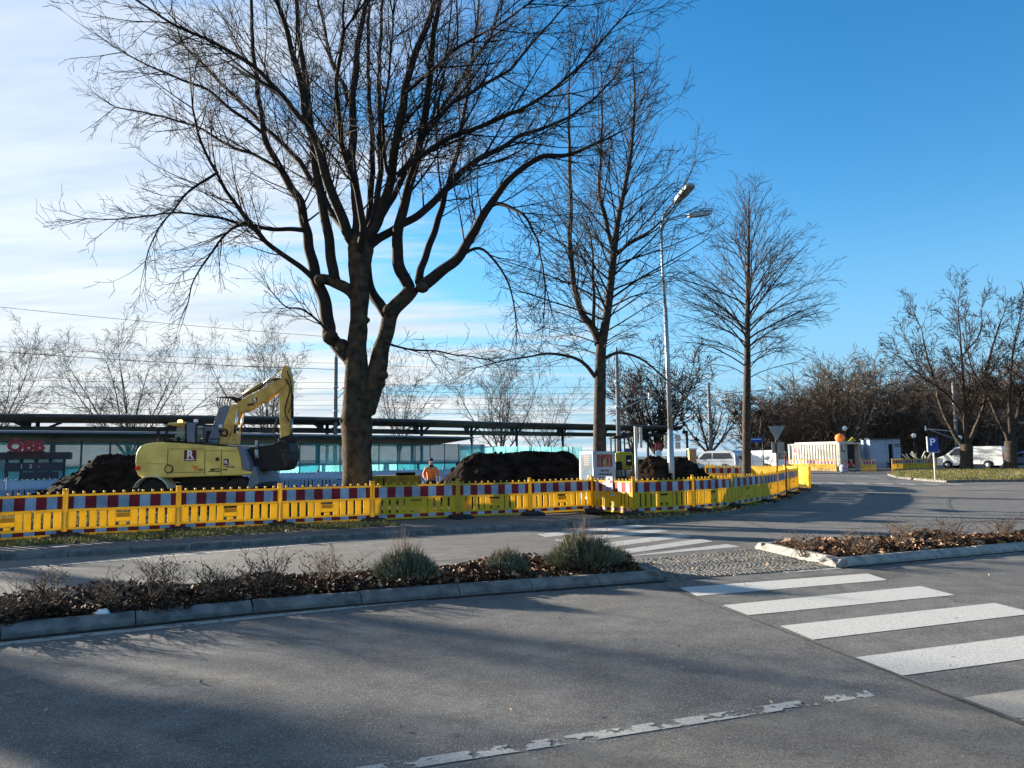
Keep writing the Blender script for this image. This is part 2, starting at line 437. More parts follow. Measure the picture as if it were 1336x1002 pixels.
# zebra crossing: both carriageways share the same two end lines
RL = (G(835, 686), G(1158, 757)); 
def lerp(a, b, t): return a + (b - a) * t
def mark(name, pts, material, dz=.004): return sheet(name, [(p.x, p.y) for p in pts], dz, material)
Z1 = [G(886.5, 767), G(1131.7, 748.5), G(1158, 757), G(909, 778)]
Z2 = [G(942.7, 790), G(1201, 765), G(1246, 776.6), G(976, 803)]
Z3 = [G(1017.5, 817), G(1298, 787), G(1352, 800.5), G(1060.5, 835)]
Z4 = [G(1116.7, 858), G(1428, 818), G(1500, 838), G(1178, 882)]
Z5 = [G(1256, 911), G(1585, 866), G(1690, 893), G(1350, 947)]
for z in (Z1, Z2, Z3, Z4): mark('crossing_stripe', z[::-1], 'zebra')
mark('crossing_stripe', Z5[::-1], 'zebra_old')
for a, b, c, d in (((700, 697), (831, 684.7), (846, 687.5), (712, 701)), ((722, 704.5), (858, 690), (873, 693), (737, 709)), ((750, 713), (888, 696.5), (903, 700), (765, 718)),
                   ((775, 722), (915, 703), (930, 706.6), (800, 725)), ((800, 728), (948, 710), (966, 713.5), (812, 727))):
    mark('crossing_stripe', [G(*d), G(*c), G(*b), G(*a)], 'zebra_far')
mark('centre_line', [G(430, 1020), G(1142, 908.5), G(1130, 901), G(420, 1009)][::1], 'centre')
mark('edge_line', [G(0, 843), G(560, 783.5), G(560, 781), G(0, 838.5)], 'thin')
mark('edge_line', [G(1030, 748), G(1336, 721.5), G(1336, 719.8), G(1020, 746.5)], 'thin')
mark('edge_line', [G(-200, 761), G(470, 705.5), G(470, 704.3), G(-200, 759)], 'thin')
for i in range(7):
    x0 = 1052 + i * 31; mark('give_way_line', [G(x0, 630.8 + i * .3), G(x0 + 22, 632 + i * .3), G(x0 + 18, 630 + i * .3), G(x0 - 4, 629.2 + i * .3)], 'thin', .005)
mark('edge_line', [G(1120, 621.5), G(1160, 626), G(1156, 624.6), G(1120, 620.6)], 'thin')
# repaired asphalt strips
mark('asphalt_patch', [G(1120, 1010), G(1380, 1010), G(1380, 960), G(1215, 901), G(1145, 907), G(850, 962), G(560, 1010)], 'asphalt_patch', .0025)
mark('asphalt_seam', [G(1178, 884), G(1336, 944), G(1336, 948), G(1172, 886)], 'asphalt_dark', .0045)
mark('asphalt_seam', [G(870, 768), G(1170, 741), G(1190, 752), G(900, 779)][::1], 'asphalt_dark', .0015)
mark('asphalt_patch', [G(560, 732), G(990, 700), G(1010, 705), G(640, 737)], 'asphalt_dark', .0015)
sm_ = MB(); flat_pts = [G(*p) for p in ((866, 764), (905, 781), (975, 806), (1058, 838), (1176, 885), (1262, 918), (1350, 953))]
for i in range(len(flat_pts) - 1):
    a, b = flat_pts[i], flat_pts[i + 1]; t_ = (b - a).normalized(); nn = V((-t_.y, t_.x, 0)) * .006; sm_.add([(q.x, q.y, .0075) for q in (a - nn, b - nn, b + nn, a + nn)], [(0, 1, 2, 3)])
struct(sm_.build('joint_line', 'rubber'))
# tyre-worn curved lines on the roundabout
tr = MB()
def ground_strip(mb, pts, w, dz):
    ps = [V((p.x, p.y, 0)) for p in pts]; q = []
    for k in range(len(ps) - 1):
        for j in range(6):
            q.append(lerp(ps[k], ps[k + 1], j / 6))
    q.append(ps[-1]); sm = q
    for _ in range(4): sm = [sm[0]] + [(sm[i - 1] + sm[i] * 2 + sm[i + 1]) / 4 for i in range(1, len(sm) - 1)] + [sm[-1]]
    L = offset_path(sm, w / 2); Rr = offset_path(sm, -w / 2)
    for i in range(len(sm) - 1):
        mb.add([(p.x, p.y, zg(p.y) + dz) for p in (Rr[i], Rr[i + 1], L[i + 1], L[i])], [(0, 1, 2, 3)])
ground_strip(tr, [G(1060, 700), G(1000, 690), G(960, 676), G(1010, 664), G(1100, 668)], .10, .004)
ground_strip(tr, [G(1336, 672), G(1240, 668), G(1235, 650), G(1290, 641), G(1336, 640)], .12, .004)
ground_strip(tr, [G(1040, 688), G(1130, 690), G(1230, 684), G(1336, 676)], .08, .004)
struct(tr.build('tar_seam', 'asphalt_dark'))

# grass island far right
gi = [G(1158, 620), G(1175, 616.5), G(1225, 614), G(1336, 613.5), G(1500, 612), G(1500, 631), G(1336, 628.5), G(1262, 629), G(1235, 629.8), G(1205, 627.5), G(1170, 624)]
sheet('grass_island', [(p.x, p.y) for p in gi], .11, 'grass_ground', .1)
kerb('kerb', [(p.x, p.y) for p in gi][::-1][:6][::-1], .14, .12, seed=9) if False else kerb('kerb', [(gi[k].x, gi[k].y) for k in (0, 10, 9, 8, 7, 6, 5)], .16, .125, seed=9)
sheet('footpath', [(p.x, p.y) for p in (G(1298, 620.5), G(1500, 620.5), G(1500, 623), G(1305, 622))], .125, 'concrete')

# grass blades
def blades(name, polys, n, hmin, hmax, seed, z0, label, w=.006, mats=('grass', 'grass_dry')):
    rng = random.Random(seed); mb = MB()
    for poly, share in polys:
        xs = [p[0] for p in poly]; ys = [p[1] for p in poly]; k = 0; tries = 0
        while k < n * share and tries < n * 20:
            tries += 1; x = rng.uniform(min(xs), max(xs)); y = rng.uniform(min(ys), max(ys))
            if not in_poly(x, y, poly): continue
            if mn.noise(V((x * .8, y * .8, seed))) < rng.uniform(-.5, .25): continue
            k += 1; h = rng.uniform(hmin, hmax); a = rng.uniform(0, 6.28); ww = w * rng.uniform(.7, 1.6)
            lx, ly = rng.gauss(0, .45) * h, rng.gauss(0, .45) * h; z = z0 + zg(y); ca, sa = math.cos(a) * ww, math.sin(a) * ww
            mb.add([(x - ca, y - sa, z), (x + ca, y + sa, z), (x + lx, y + ly, z + h)], [(0, 1, 2)], 0 if rng.random() < .55 else 1)
    return tag(mb.build(name, list(mats)), label, 'grass', kind='stuff')
vpoly = [(p.x, p.y) for p in sb] + [(p.x, p.y) for p in gb[::-1]]
vpoly_near = [q for q in vpoly if True]
blades('verge_grass', [(([(p.x, p.y) for p in sb[1:]] + [(p.x, p.y) for p in gb[1:][::-1]]), 1)], 26000, .03, .11, 3, .085, 'patchy green and dry grass on the verge below the yellow barriers')
blades('island_grass', [([(p.x, p.y) for p in gi], 1)], 14000, .05, .14, 4, .11, 'short olive grass covering the island under the parking sign', .018)
blades('verge_weeds', [([(p.x, p.y) for p in vr] + [(p.x, p.y) for p in vb[::-1]], 1)], 5000, .03, .10, 6, .075, 'straggly dry weeds along the kerb under the curved barrier row')

# fallen leaves
def leaves(name, polys, n, seed, z0, label, size=(.025, .06), mound=0.0, mats=('leaf_a', 'leaf_b', 'leaf_c', 'leaf_d'), wts=(5, 3, 1, 6)):
    rng = random.Random(seed); mb = MB(); bag = [i for i, w in enumerate(wts) for _ in range(w)]
    for poly, share in polys:
        xs = [p[0] for p in poly]; ys = [p[1] for p in poly]; k = 0
        while k < n * share:
            x = rng.uniform(min(xs), max(xs)); y = rng.uniform(min(ys), max(ys))
            if not in_poly(x, y, poly): continue
            k += 1; hh = 0
            if mound: hh = max(0, mn.noise(V((x * 1.1, y * 1.1, 7))) + .25) * mound * rng.random()
            s = rng.uniform(*size); rot = Matrix.Rotation(rng.uniform(0, 6.28), 3, 'Z') @ Matrix.Rotation(rng.gauss(0, .6), 3, 'X') @ Matrix.Rotation(rng.gauss(0, .5), 3, 'Y')
            c = rng.uniform(.1, .45) * s
            sh = [V((-s, 0, 0)), V((-.35 * s, -.62 * s, c)), V((.5 * s, -.5 * s, c * .6)), V((s, 0, c * .4)), V((.5 * s, .5 * s, c * .8)), V((-.35 * s, .62 * s, c))]
            p0 = V((x, y, z0 + zg(y) + hh + .008 + rng.random() * .01)); mb.add([rot @ v + p0 for v in sh], [(0, 1, 2, 3), (0, 3, 4, 5)], rng.choice(bag))
    return tag(mb.build(name, list(mats)), label, 'fallen leaves', kind='stuff')
blades('site_weeds', [([(-20, 17.5), (-2, 23.5), (-2, 27), (-20, 26)], 1)], 9000, .04, .16, 8, .06, 'thin weeds growing on the dark site ground behind the barriers')
i1 = inset(ISL, .23); i2 = inset(ISL2, .23)
i1v = i1
leaves('fallen_leaves', [(i1v, 1)], 15000, 21, .10, 'dead brown leaves heaped over the soil of the left island', (.02, .05), .22, wts=(5, 2, 1, 8))
leaves('fallen_leaves', [(i2, 1)], 4800, 22, .10, 'tan and brown dead leaves covering the right island', (.035, .085), .16, wts=(6, 4, 2, 7))
leaves('fallen_leaves', [([(p.x, p.y) for p in sb[1:]] + [(p.x, p.y) for p in gb[1:][::-1]], .6), ([(p.x, p.y) for p in vr] + [(p.x, p.y) for p in vb[::-1]], .4)], 1500, 23, .09,
       'scattered dry leaves on the verge along the yellow barriers', (.025, .055), 0, wts=(3, 4, 3, 1))
rd = [(-6, 3.5), (9, 3.5), (12, 11), (-10, 11)]
leaves('road_litter', [(rd, 1)], 120, 24, .0, 'tiny leaf scraps and grit scattered on the near road', (.008, .02), 0, wts=(1, 2, 4, 1))
cobp = [(p.x, p.y) for p in cob]
leaves('fallen_leaves', [(cobp, 1)], 60, 25, .02, 'few leaf scraps lying on the cobbled refuge', (.02, .04), 0, wts=(2, 3, 3, 1))
# ------------------------------------------------------------------ shrubs and lavender
def shrub(px, py, w_px, h_px, seed, label, name='bare_shrub', clump=True, group=None, leafy=.22):
    base = G(px, py, .1); s = base.y / 1000; Rr = w_px * s / 2; H = h_px * s * 1.12; rng = random.Random(seed)
    t = thing(name, label, 'shrub', base, 0, group)
    mb = MB(); n = int(14 + w_px * .13)
    for i in range(n):
        a = rng.uniform(0, 6.28); out = rng.uniform(.1, 1) ** .7; p = V((rng.gauss(0, .12) * Rr, rng.gauss(0, .12) * Rr, 0)); h = H * rng.uniform(.55, 1.05) * (1 - .35 * out)
        tip = V((math.cos(a) * Rr * out, math.sin(a) * Rr * out * .8, h)); pts = [p]
        for k in range(1, 6):
            f = k / 5; q = p.lerp(tip, f); q.z = h * f ** .8; q += V((rng.gauss(0, .02), rng.gauss(0, .02), rng.gauss(0, .012))); pts.append(q)
        mb.tube(pts, [.006, .0052, .0045, .004, .0032, .002], 3)
        for k in range(7):
            f = rng.uniform(.35, .95); i0 = int(f * 5); q = pts[i0].lerp(pts[min(5, i0 + 1)], f * 5 - i0); L = rng.uniform(.06, .16)
            d = V((rng.gauss(0, 1), rng.gauss(0, 1), rng.uniform(.2, 1.2))).normalized(); q2 = q + d * L * .5 + V((0, 0, .01)); q3 = q2 + (d + V((rng.gauss(0, .3), rng.gauss(0, .3), .2))) * L * .5
            mb.tube([q, q2, q3], [.0034, .0026, .0016], 3, cap=False)
            if rng.random() < leafy:
                sz = rng.uniform(.006, .014); mb.add([q3 + V((-sz, 0, 0)), q3 + V((0, sz * .5, sz)), q3 + V((sz, 0, 0)), q3 + V((0, -sz * .5, -sz))], [(0, 1, 2, 3)])
    mb.build('twigs', 'twig', t)
    if clump:
        cb = MB()
        for k in range(int(260 + w_px * 3)):
            a = rng.uniform(0, 6.28); rr = rng.random() ** .6 * Rr * .75; z = rng.random() ** 1.3 * H * .26 * (1 - rr / Rr * .6); c = V((math.cos(a) * rr, math.sin(a) * rr * .7, z))
            s2 = rng.uniform(.018, .04); rot = Matrix.Rotation(rng.uniform(0, 6.28), 3, 'Z') @ Matrix.Rotation(rng.uniform(-1.4, 1.4), 3, 'X')
            cb.add([rot @ V(v) + c for v in ((-s2, 0, 0), (0, -.5 * s2, .2 * s2), (s2, 0, 0), (0, .5 * s2, .25 * s2))], [(0, 1, 2), (0, 2, 3)], rng.choice((0, 0, 0, 1)))
        cb.build('withered_foliage', ['leaf_d', 'leaf_a'], t)
    return t
brg = 'bare brown shrubs on the traffic islands'
for i, (px, py, w, h, lb) in enumerate((
    (55, 805, 120, 62, 'bare twiggy shrub nearest the left photo edge on the island'),
    (135, 800, 90, 50, 'low scrawny shrub second from the left on the island'),
    (205, 793, 130, 66, 'wide bare shrub above the white stone on the left island'),
    (285, 785, 100, 48, 'small dark-leaved shrub mid-way along the left island'),
    (350, 778, 120, 62, 'bare shrub with dense purple-brown foot on the left island'),
    (430, 768, 110, 52, 'spreading bare shrub left of the big straggly lavender'),
    (1, 815, 80, 40, 'scrap of bare shrub cut by the left photo edge'),
    (1050, 727, 85, 32, 'sparse low twigs at the left end of the right island'),
    (1120, 725, 90, 34, 'grey sparse shrub second from left on the right island'),
    (1175, 719, 84, 48, 'tallest dark bare shrub on the right island'),
    (1240, 712, 80, 40, 'bushy reddish-green bare shrub on the right island'),
    (1310, 706, 70, 36, 'thin bare shrub at the right photo edge on the island'))):
    shrub(px, py, w, h, 40 + i, lb, group=brg, clump=i < 7)
def lavender(px, py, w_px, h_px, seed, label, dens=1.0, dead=.25):
    base = G(px, py, .1); s = base.y / 1000; Rr = w_px * s / 2; H = h_px * s; rng = random.Random(seed)
    t = thing('lavender', label, 'plant', base, 0, 'grey green lavender bushes on the left island'); mb = MB()
    for i in range(int(2300 * dens)):
        a = rng.uniform(0, 6.28); o = rng.random() ** .55; c0 = V((math.cos(a) * Rr * o * .55, math.sin(a) * Rr * o * .45, 0)); lump = .8 + .35 * mn.noise(V((c0.x * 5, c0.y * 5, seed)))
        h = H * (1 - .5 * o * o) * rng.uniform(.55, 1.0) * lump
        tip = V((math.cos(a) * Rr * o * rng.uniform(.75, 1.08), math.sin(a) * Rr * o * .9, h)); st = c0.lerp(tip, rng.uniform(.3, .65)); st.z = h * rng.uniform(.3, .7)
        tip += V((rng.gauss(0, .015), rng.gauss(0, .015), 0)); d = (tip - st); side = d.cross(V((rng.gauss(0, 1), rng.gauss(0, 1), .2))).normalized() * rng.uniform(.0025, .005)
        m_ = st.lerp(tip, .5) + V((rng.gauss(0, .008), rng.gauss(0, .008), 0)); mb.add([st - side * .7, st + side * .7, m_ + side * 1.2, tip, m_ - side * 1.2], [(0, 1, 2, 4), (4, 2, 3)], 0 if rng.random() < .72 else 1)
        if i % 2 == 0:
            for k in range(4):
                q = st.lerp(tip, rng.uniform(.2, .9)); dd = V((rng.gauss(0, 1), rng.gauss(0, 1), rng.uniform(.3, 1.5))).normalized() * rng.uniform(.02, .045); sd = dd.orthogonal().normalized() * .003
                mb.add([q - sd, q + sd, q + dd], [(0, 1, 2)], rng.choice((0, 1)))
    mb.build('foliage', ['lavender', 'lavender_dark'], t)
    st = MB()
    for i in range(int(90 * dens)):
        a = rng.uniform(0, 6.28); o = rng.random(); st.tube([V((0, 0, 0)), V((math.cos(a) * Rr * o * .3, math.sin(a) * Rr * o * .3, H * .4)), V((math.cos(a) * Rr * o * .8, math.sin(a) * Rr * o * .8, H * rng.uniform(.8, 1.25) * (1 - .3 * o)))], [.005, .003, .0012], 3)
    st.build('stems', 'twig', t)
lavender(528, 762, 100, 66, 61, 'straggly brownish lavender with tall dead stalks, leftmost of the lavenders', .8)
lavender(662, 751, 66, 42, 62, 'small round grey lavender between the straggly and the largest one', .55)
lavender(762, 744, 112, 60, 63, 'largest dense grey green lavender near the island end', 1.5)
lavender(808, 737, 38, 30, 64, 'small outlying lavender tuft at the island tip', .3)
wl = MB(); c = G(134, 800, .13); rr_ = random.Random(4)
wl.lathe([(.012, -.02), (.045, -.012), (.055, .01), (.035, .035), (.008, .042)], c, 9)
for i in range(len(wl.v)): x, y, z = wl.v[i]; k = 1 + .25 * mn.noise(V((x * 40, y * 40, z * 40))); wl.v[i] = (c.x + (x - c.x) * k * 1.6, c.y + (y - c.y) * k, c.z + (z - c.z) * k)
tag(wl.build('pale_stone', 'white'), 'small pale stone lying in the leaves by the left kerb', 'stone')

# ------------------------------------------------------------------ trees
def catmull(pts, rad, per=5):
    out = []; ro = []; n = len(pts)
    for i in range(n - 1):
        p0, p1, p2, p3 = pts[max(0, i - 1)], pts[i], pts[i + 1], pts[min(n - 1, i + 2)]
        for k in range(per):
            t = k / per; t2, t3 = t * t, t * t * t
            out.append(((p1 * 2) + (p2 - p0) * t + (p0 * 2 - p1 * 5 + p2 * 4 - p3) * t2 + (p1 * 3 - p0 - p2 * 3 + p3) * t3) * .5)
            ro.append(rad[i] + (rad[i + 1] - rad[i]) * t)
    out.append(pts[-1]); ro.append(rad[-1]); return out, ro

def grow(mb, p, d, L, r, lvl, rng, S):
    n = max(3, min(8, int(L / .3) + 1)); step = L / n; pts = [p.copy()]; d = d.normalized(); wob = S['wob']; tr = S['trop'][min(lvl, len(S['trop']) - 1)]
    for i in range(n):
        d = (d + V((rng.gauss(0, wob), rng.gauss(0, wob), rng.gauss(0, wob) + tr))).normalized(); pts.append(pts[-1] + d * step)
    rm = S['rmin']; rad = [max(rm, r * (1 - .72 * i / n)) for i in range(n + 1)]
    mb.tube(pts, rad, 5 if r > .035 else 3, 0, cap=False)
    if lvl >= S['levels']: return
    k = int(L * S['dens'][min(lvl, len(S['dens']) - 1)] + rng.random())
    for j in range(k):
        f = rng.uniform(S.get('start', .15), 1.0); i0 = min(n - 1, int(f * n)); q = pts[i0].lerp(pts[i0 + 1], f * n - i0); t = (pts[i0 + 1] - pts[i0]).normalized()
        cl = L * rng.uniform(.28, .6) * (1.15 - .6 * f)
        if cl < S['lmin']: cl = S['lmin'] * rng.uniform(.7, 1.2)
        u = t.orthogonal().normalized(); az = rng.uniform(0, 6.28); side = (u * math.cos(az) + t.cross(u) * math.sin(az)); an = rng.uniform(*S['ang'])
        nd = t * math.cos(an) + side * math.sin(an)
        grow(mb, q, nd, cl, max(rm, min(rad[i0] * .62, cl * .011)), lvl + 1, rng, S)

def limb(mb, spec, Y0, Y1, rng, S, spacing, child, tips=True, from_t=.25, smooth=True, conv=None):
    """spec: list of (px,py,r_px); the limb recedes from depth Y0 to Y1"""
    n = len(spec); cum = [0]
    for i in range(1, n): cum.append(cum[-1] + math.hypot(spec[i][0] - spec[i - 1][0], spec[i][1] - spec[i - 1][1]))
    pts = []; rad = []
    for i, (x, y, r) in enumerate(spec):
        f = cum[i] / cum[-1]; Y = Y0 + (Y1 - Y0) * f; pts.append(P(x, y, Y)); rad.append(r * Y / 1000)
    q, r = catmull(pts, rad, 5)
    q = [p + V((mn.noise(p * 1.3), mn.noise(p * 1.3 + V((9, 0, 0))), mn.noise(p * 1.3 + V((0, 9, 0))))) * min(.12, .05 + .3 * rr) * (0 if i == 0 else 1) for i, (p, rr) in enumerate(zip(q, r))]
    mb[0].tube(q, r, 10 if max(r) > .08 else 6, 0, cap=True)
    # children
    L = 0; nxt = 0; tot = sum((q[i + 1] - q[i]).length for i in range(len(q) - 1))
    for i in range(len(q) - 1):
        s = (q[i + 1] - q[i]).length; t = (q[i + 1] - q[i]).normalized()
        while nxt < L + s:
            f = nxt / tot
            if f >= from_t:
                pos = q[i].lerp(q[i + 1], (nxt - L) / s); u = t.orthogonal().normalized(); az = rng.uniform(0, 6.28); side = u * math.cos(az) + t.cross(u) * math.sin(az)
                an = rng.uniform(*S['ang']); d = t * math.cos(an) + side * math.sin(an); cl = child * rng.uniform(.45, 1.15) * (1.15 - .55 * f)
                grow(mb[1], pos, d, cl, min(r[i] * .6, cl * .0125), 1, rng, S)
            nxt += spacing * rng.uniform(.6, 1.4)
        L += s
    if tips:
        t = (q[-1] - q[-3]).normalized()
        for k in range(3): grow(mb[1], q[-1], t + V((rng.gauss(0, .3), rng.gauss(0, .3), rng.gauss(0, .3))), child * rng.uniform(.6, 1.0), r[-1] * .9, 1, rng, S)

# ---- big plane tree
rng = random.Random(11); YT = 21.5
base = G(467, 668, .055); base = V((P(467, 640, YT).x, YT, .055))
bt = thing('plane_tree', 'big bare plane tree with forked mottled trunk beside the yellow excavator', 'tree', base)
tb, cb_ = MB(), MB(); S = dict(wob=.055, trop=[0, .035, .02, .0, -.01], rmin=.0054, levels=4, dens=[0, 2.9, 3.3, 3.0], lmin=.30, ang=(R(22), R(52)))
pair = (tb, tb); dark = (cb_, cb_)
trunkspec = [(468, 690, 27), (467, 662, 23), (466, 640, 20.5), (466, 600, 19), (466, 572, 19), (465, 548, 20.5), (465, 530, 18), (465, 505, 16), (465, 480, 14.5), (466, 452, 13), (468, 424, 12), (469, 388, 12), (469, 352, 13.5), (470, 325, 16.5), (471, 308, 12)]
def pl(spec, d0=0, d1=0): return [P(x, y, YT + d0 + (d1 - d0) * i / (len(spec) - 1)) for i, (x, y, r) in enumerate(spec)], [r * YT / 1000 for x, y, r in spec]
q, r = catmull(*pl(trunkspec), 5)
tb.tube(q, r, 22)
for i in range(len(tb.v)):      # knobbly bark
    x, y, z = tb.v[i]; n_ = mn.noise(V((x * 2.2, y * 2.2, z * 1.6))) * .055 + mn.noise(V((x * 7, y * 7, z * 5))) * .018; c = min(q, key=lambda p: abs(p.z - z)); d = V((x - c.x, y - c.y, 0)).normalized() * n_; tb.v[i] = (x + d.x, y + d.y, z)
# burls
for (x, y, rr, dy) in ((451, 548, 8, -.1), (456, 530, 6, -.25), (478, 418, 5, 0), (431, 441, 11, 0), (470, 318, 14, -.1), (418, 365, 8, 0), (551, 374, 9, .3), (508, 405, 9, .1), (446, 452, 10, 0), (494, 500, 10, .05), (498, 475, 8, .05), (500, 490, 7, -.1)):
    c = P(x, y, YT + dy); m_ = MB(); m_.lathe([(.02, -1), (.5, -.82), (.86, -.45), (1, 0), (.86, .45), (.5, .82), (.02, 1)], (0, 0, 0), 10)
    tb.add([V(v) * (rr * YT / 1000) * (1 + .25 * mn.noise(V(v) * 1.7 + c)) + c for v in m_.v], m_.f, 0, True)
LB = [
 # spec, depth0, depth1, spacing, child, from
 ([(478, 545, 13), (482, 522, 13), (489, 498, 13), (496, 472, 12), (501, 446, 10), (508, 420, 10), (516, 400, 10), (526, 385, 10), (536, 374, 10)], 0, .5, 9, 1, .95),
 ([(506, 412, 6), (497, 400, 7), (488, 388, 7), (481, 370, 6), (478, 345, 6), (480, 300, 5), (486, 240, 4), (484, 160, 3.5), (480, 80, 2.5), (482, 0, 2)], .3, 3.5, .8, 2.2, .3),
 ([(532, 376, 8), (525, 355, 8), (520, 327, 7.5), (518, 300, 7), (525, 275, 6.5), (535, 233, 6), (550, 175, 5), (559, 117, 4.5), (564, 58, 4), (573, 0, 3), (580, -60, 2)], .5, -2.5, .55, 2.3, .25),
 ([(547, 370, 6), (552, 347, 5), (563, 315, 4.6), (574, 280, 4.2), (582, 245, 3.6), (594, 210, 3), (605, 146, 2.4), (615, 80, 2), (625, 0, 1.4)], .5, 3.0, .55, 2.2, .2),
 ([(548, 374, 9), (560, 368, 8), (581, 351, 7), (601, 332, 6.5), (617, 303, 6), (640, 265, 5), (670, 231, 4), (705, 206, 3.4), (740, 202, 2.6), (785, 185, 1.6), (815, 170, .8)], .5, -1.5, .5, 1.9, .2),
 ([(460, 474, 11), (449, 456, 10), (437, 444, 9), (430, 437, 9), (430, 424, 9), (424, 396, 8.5), (414, 370, 8), (405, 335, 7), (400, 300, 6.5), (392, 270, 6), (378, 242, 5.4), (362, 214, 4.8), (345, 175, 4), (335, 110, 3.2), (330, 50, 2.6), (326, -20, 2)], 0, 2.5, .55, 2.2, .32),
 ([(411, 366, 4), (390, 346, 3.6), (354, 322, 3.2), (325, 290, 2.9), (300, 255, 2.5), (284, 225, 2.2), (262, 185, 1.8), (250, 140, 1.4)], .4, -1.8, .42, 2.0, .15),
 ([(402, 300, 3.6), (380, 299, 3), (345, 297, 2.6), (310, 290, 2.0), (275, 281, 1.6), (225, 279, 1.2), (165, 285, .9), (115, 284, .6)], .8, -1, .38, 1.25, .1),
 ([(462, 386, 8), (448, 374, 7.5), (434, 368, 7), (420, 366, 7)], 0, .3, 9, 1, .95),
 ([(438, 366, 7), (433, 345, 7), (428, 312, 6.5), (420, 275, 6), (412, 225, 5.4), (406, 170, 5), (398, 100, 4.2), (390, 40, 3.4), (386, -30, 2.6)], .2, 1.5, .55, 2.2, .25),
 ([(466, 322, 8), (452, 296, 7), (438, 263, 6.5), (424, 220, 6.2), (408, 180, 6), (398, 140, 5), (386, 88, 4.2), (370, 30, 3.4), (352, -30, 2.6)], 0, -2.5, .5, 2.2, .2),
 ([(402, 162, 4), (380, 140, 3.6), (354, 111, 3.2), (325, 82, 2.8), (273, 53, 2.2), (220, 26, 1.7), (173, 0, 1.2)], -1.5, -4, .42, 2.2, .1),
 ([(469, 315, 8), (466, 290, 6.5), (462, 233, 6), (459, 163, 5.5), (462, 117, 5), (468, 58, 4), (477, 0, 3.2), (480, -50, 2.4)], 0, .6, .6, 2.1, .2),
 ([(458, 140, 3.2), (445, 105, 2.8), (430, 70, 2.4), (420, 25, 1.8), (412, -20, 1.4)], .4, 2.6, .42, 1.9, .1),
 ([(474, 315, 6), (485, 290, 4.5), (496, 222, 4), (496, 165, 3.6), (494, 100, 3), (497, 40, 2.4), (500, -20, 1.8)], 0, 3.2, .55, 2.1, .2),
 ([(476, 318, 8), (490, 296, 6.5), (500, 262, 6.5), (512, 222, 6.2), (520, 172, 5.8), (530, 118, 5.4), (544, 70, 4.8), (562, 20, 4), (580, -30, 3)], 0, -3.0, .5, 2.3, .2),
 ([(512, 235, 3), (500, 200, 2.6), (500, 150, 2.2), (508, 90, 1.8), (514, 20, 1.4)], -1, -5, .45, 2.1, .1),
 ([(480, 322, 8), (497, 308, 6), (518, 295, 5.5), (545, 280, 5.2), (572, 256, 4.8), (605, 222, 4.2), (640, 200, 3.6), (670, 183, 3), (702, 168, 2.4), (750, 148, 1.8), (800, 105, 1.2)], 0, 2.6, .48, 2.4, .18),
 ([(518, 228, 4), (545, 208, 3.8), (576, 187, 3.4), (625, 163, 2.8), (690, 138, 2.2), (740, 100, 1.7), (790, 50, 1.2), (815, 20, .9)], -1.2, -3.5, .45, 2.2, .12),
 ([(545, 190, 3.5), (575, 150, 3), (620, 118, 2.4), (665, 90, 2), (700, 50, 1.5), (735, 10, 1.1)], -1.0, 2.0, .45, 2.1, .1),
 ([(530, 120, 3), (560, 95, 2.6), (600, 60, 2.2), (650, 35, 1.7), (690, 5, 1.2)], -2.5, -6, .45, 2.1, .1),
 ([(640, 262, 3), (665, 270, 2.4), (690, 290, 1.9), (705, 330, 1.4), (712, 375, .9)], 0, -2.6, .34, 1.5, .1),
 ([(600, 335, 2.4), (625, 325, 2), (650, 345, 1.6), (668, 385, 1.2), (676, 430, .8)], .3, 2, .34, 1.3, .1),
 ([(284, 224, 2), (262, 238, 1.7), (235, 262, 1.4), (205, 300, 1), (190, 340, .7)], -1.6, -3.2, .34, 1.1, .1),
 ([(325, 290, 2.2), (300, 300, 1.9), (275, 330, 1.5), (255, 360, 1.1), (245, 395, .7)], -.6, .8, .34, 1.3, .1),
 ([(366, 222, 2.6), (335, 205, 2.3), (300, 190, 2), (255, 165, 1.6), (200, 150, 1.2), (150, 140, .8)], 1, 4, .4, 1.6, .1),
 ([(345, 175, 2.6), (310, 150, 2.2), (270, 118, 1.8), (215, 95, 1.3), (160, 70, .9)], 1.5, 1, .42, 1.7, .1),
 ([(430, 437, 2), (420, 424, 1.6), (395, 405, 1.3), (372, 400, 1), (352, 380, .7)], 0, -1, .3, 1.1, .1),
 ([(502, 446, 2.2), (520, 452, 1.6), (555, 457, 1.3), (600, 463, 1), (640, 470, .7)], 0, -1.6, .3, 1.1, .1),
 ([(470, 330, 6), (472, 280, 4.5), (450, 200, 3.8), (440, 120, 3), (448, 40, 2.2)], -.2, -5.5, .5, 2.2, .2),
 ([(472, 330, 6), (505, 270, 4.4), (540, 200, 3.6), (590, 120, 2.8), (640, 50, 2)], .2, 6, .5, 2.2, .2),
 ([(468, 330, 6), (430, 270, 4.4), (380, 200, 3.6), (300, 120, 2.8), (240, 60, 2)], .2, 6, .5, 2.2, .2)]
for spec, d0, d1, sp, ch, ft in LB: limb(pair if ft > .9 else dark, spec, YT + d0, YT + d1, rng, S, sp * .48, ch * 1.22, tips=(ft < .9), from_t=ft)
for mb_ in (tb, cb_): mb_.v = [(x - base.x, y - base.y, z - base.z) for x, y, z in mb_.v]
tb.build('trunk', 'bark', bt); cb_.build('crown', 'branch', bt)

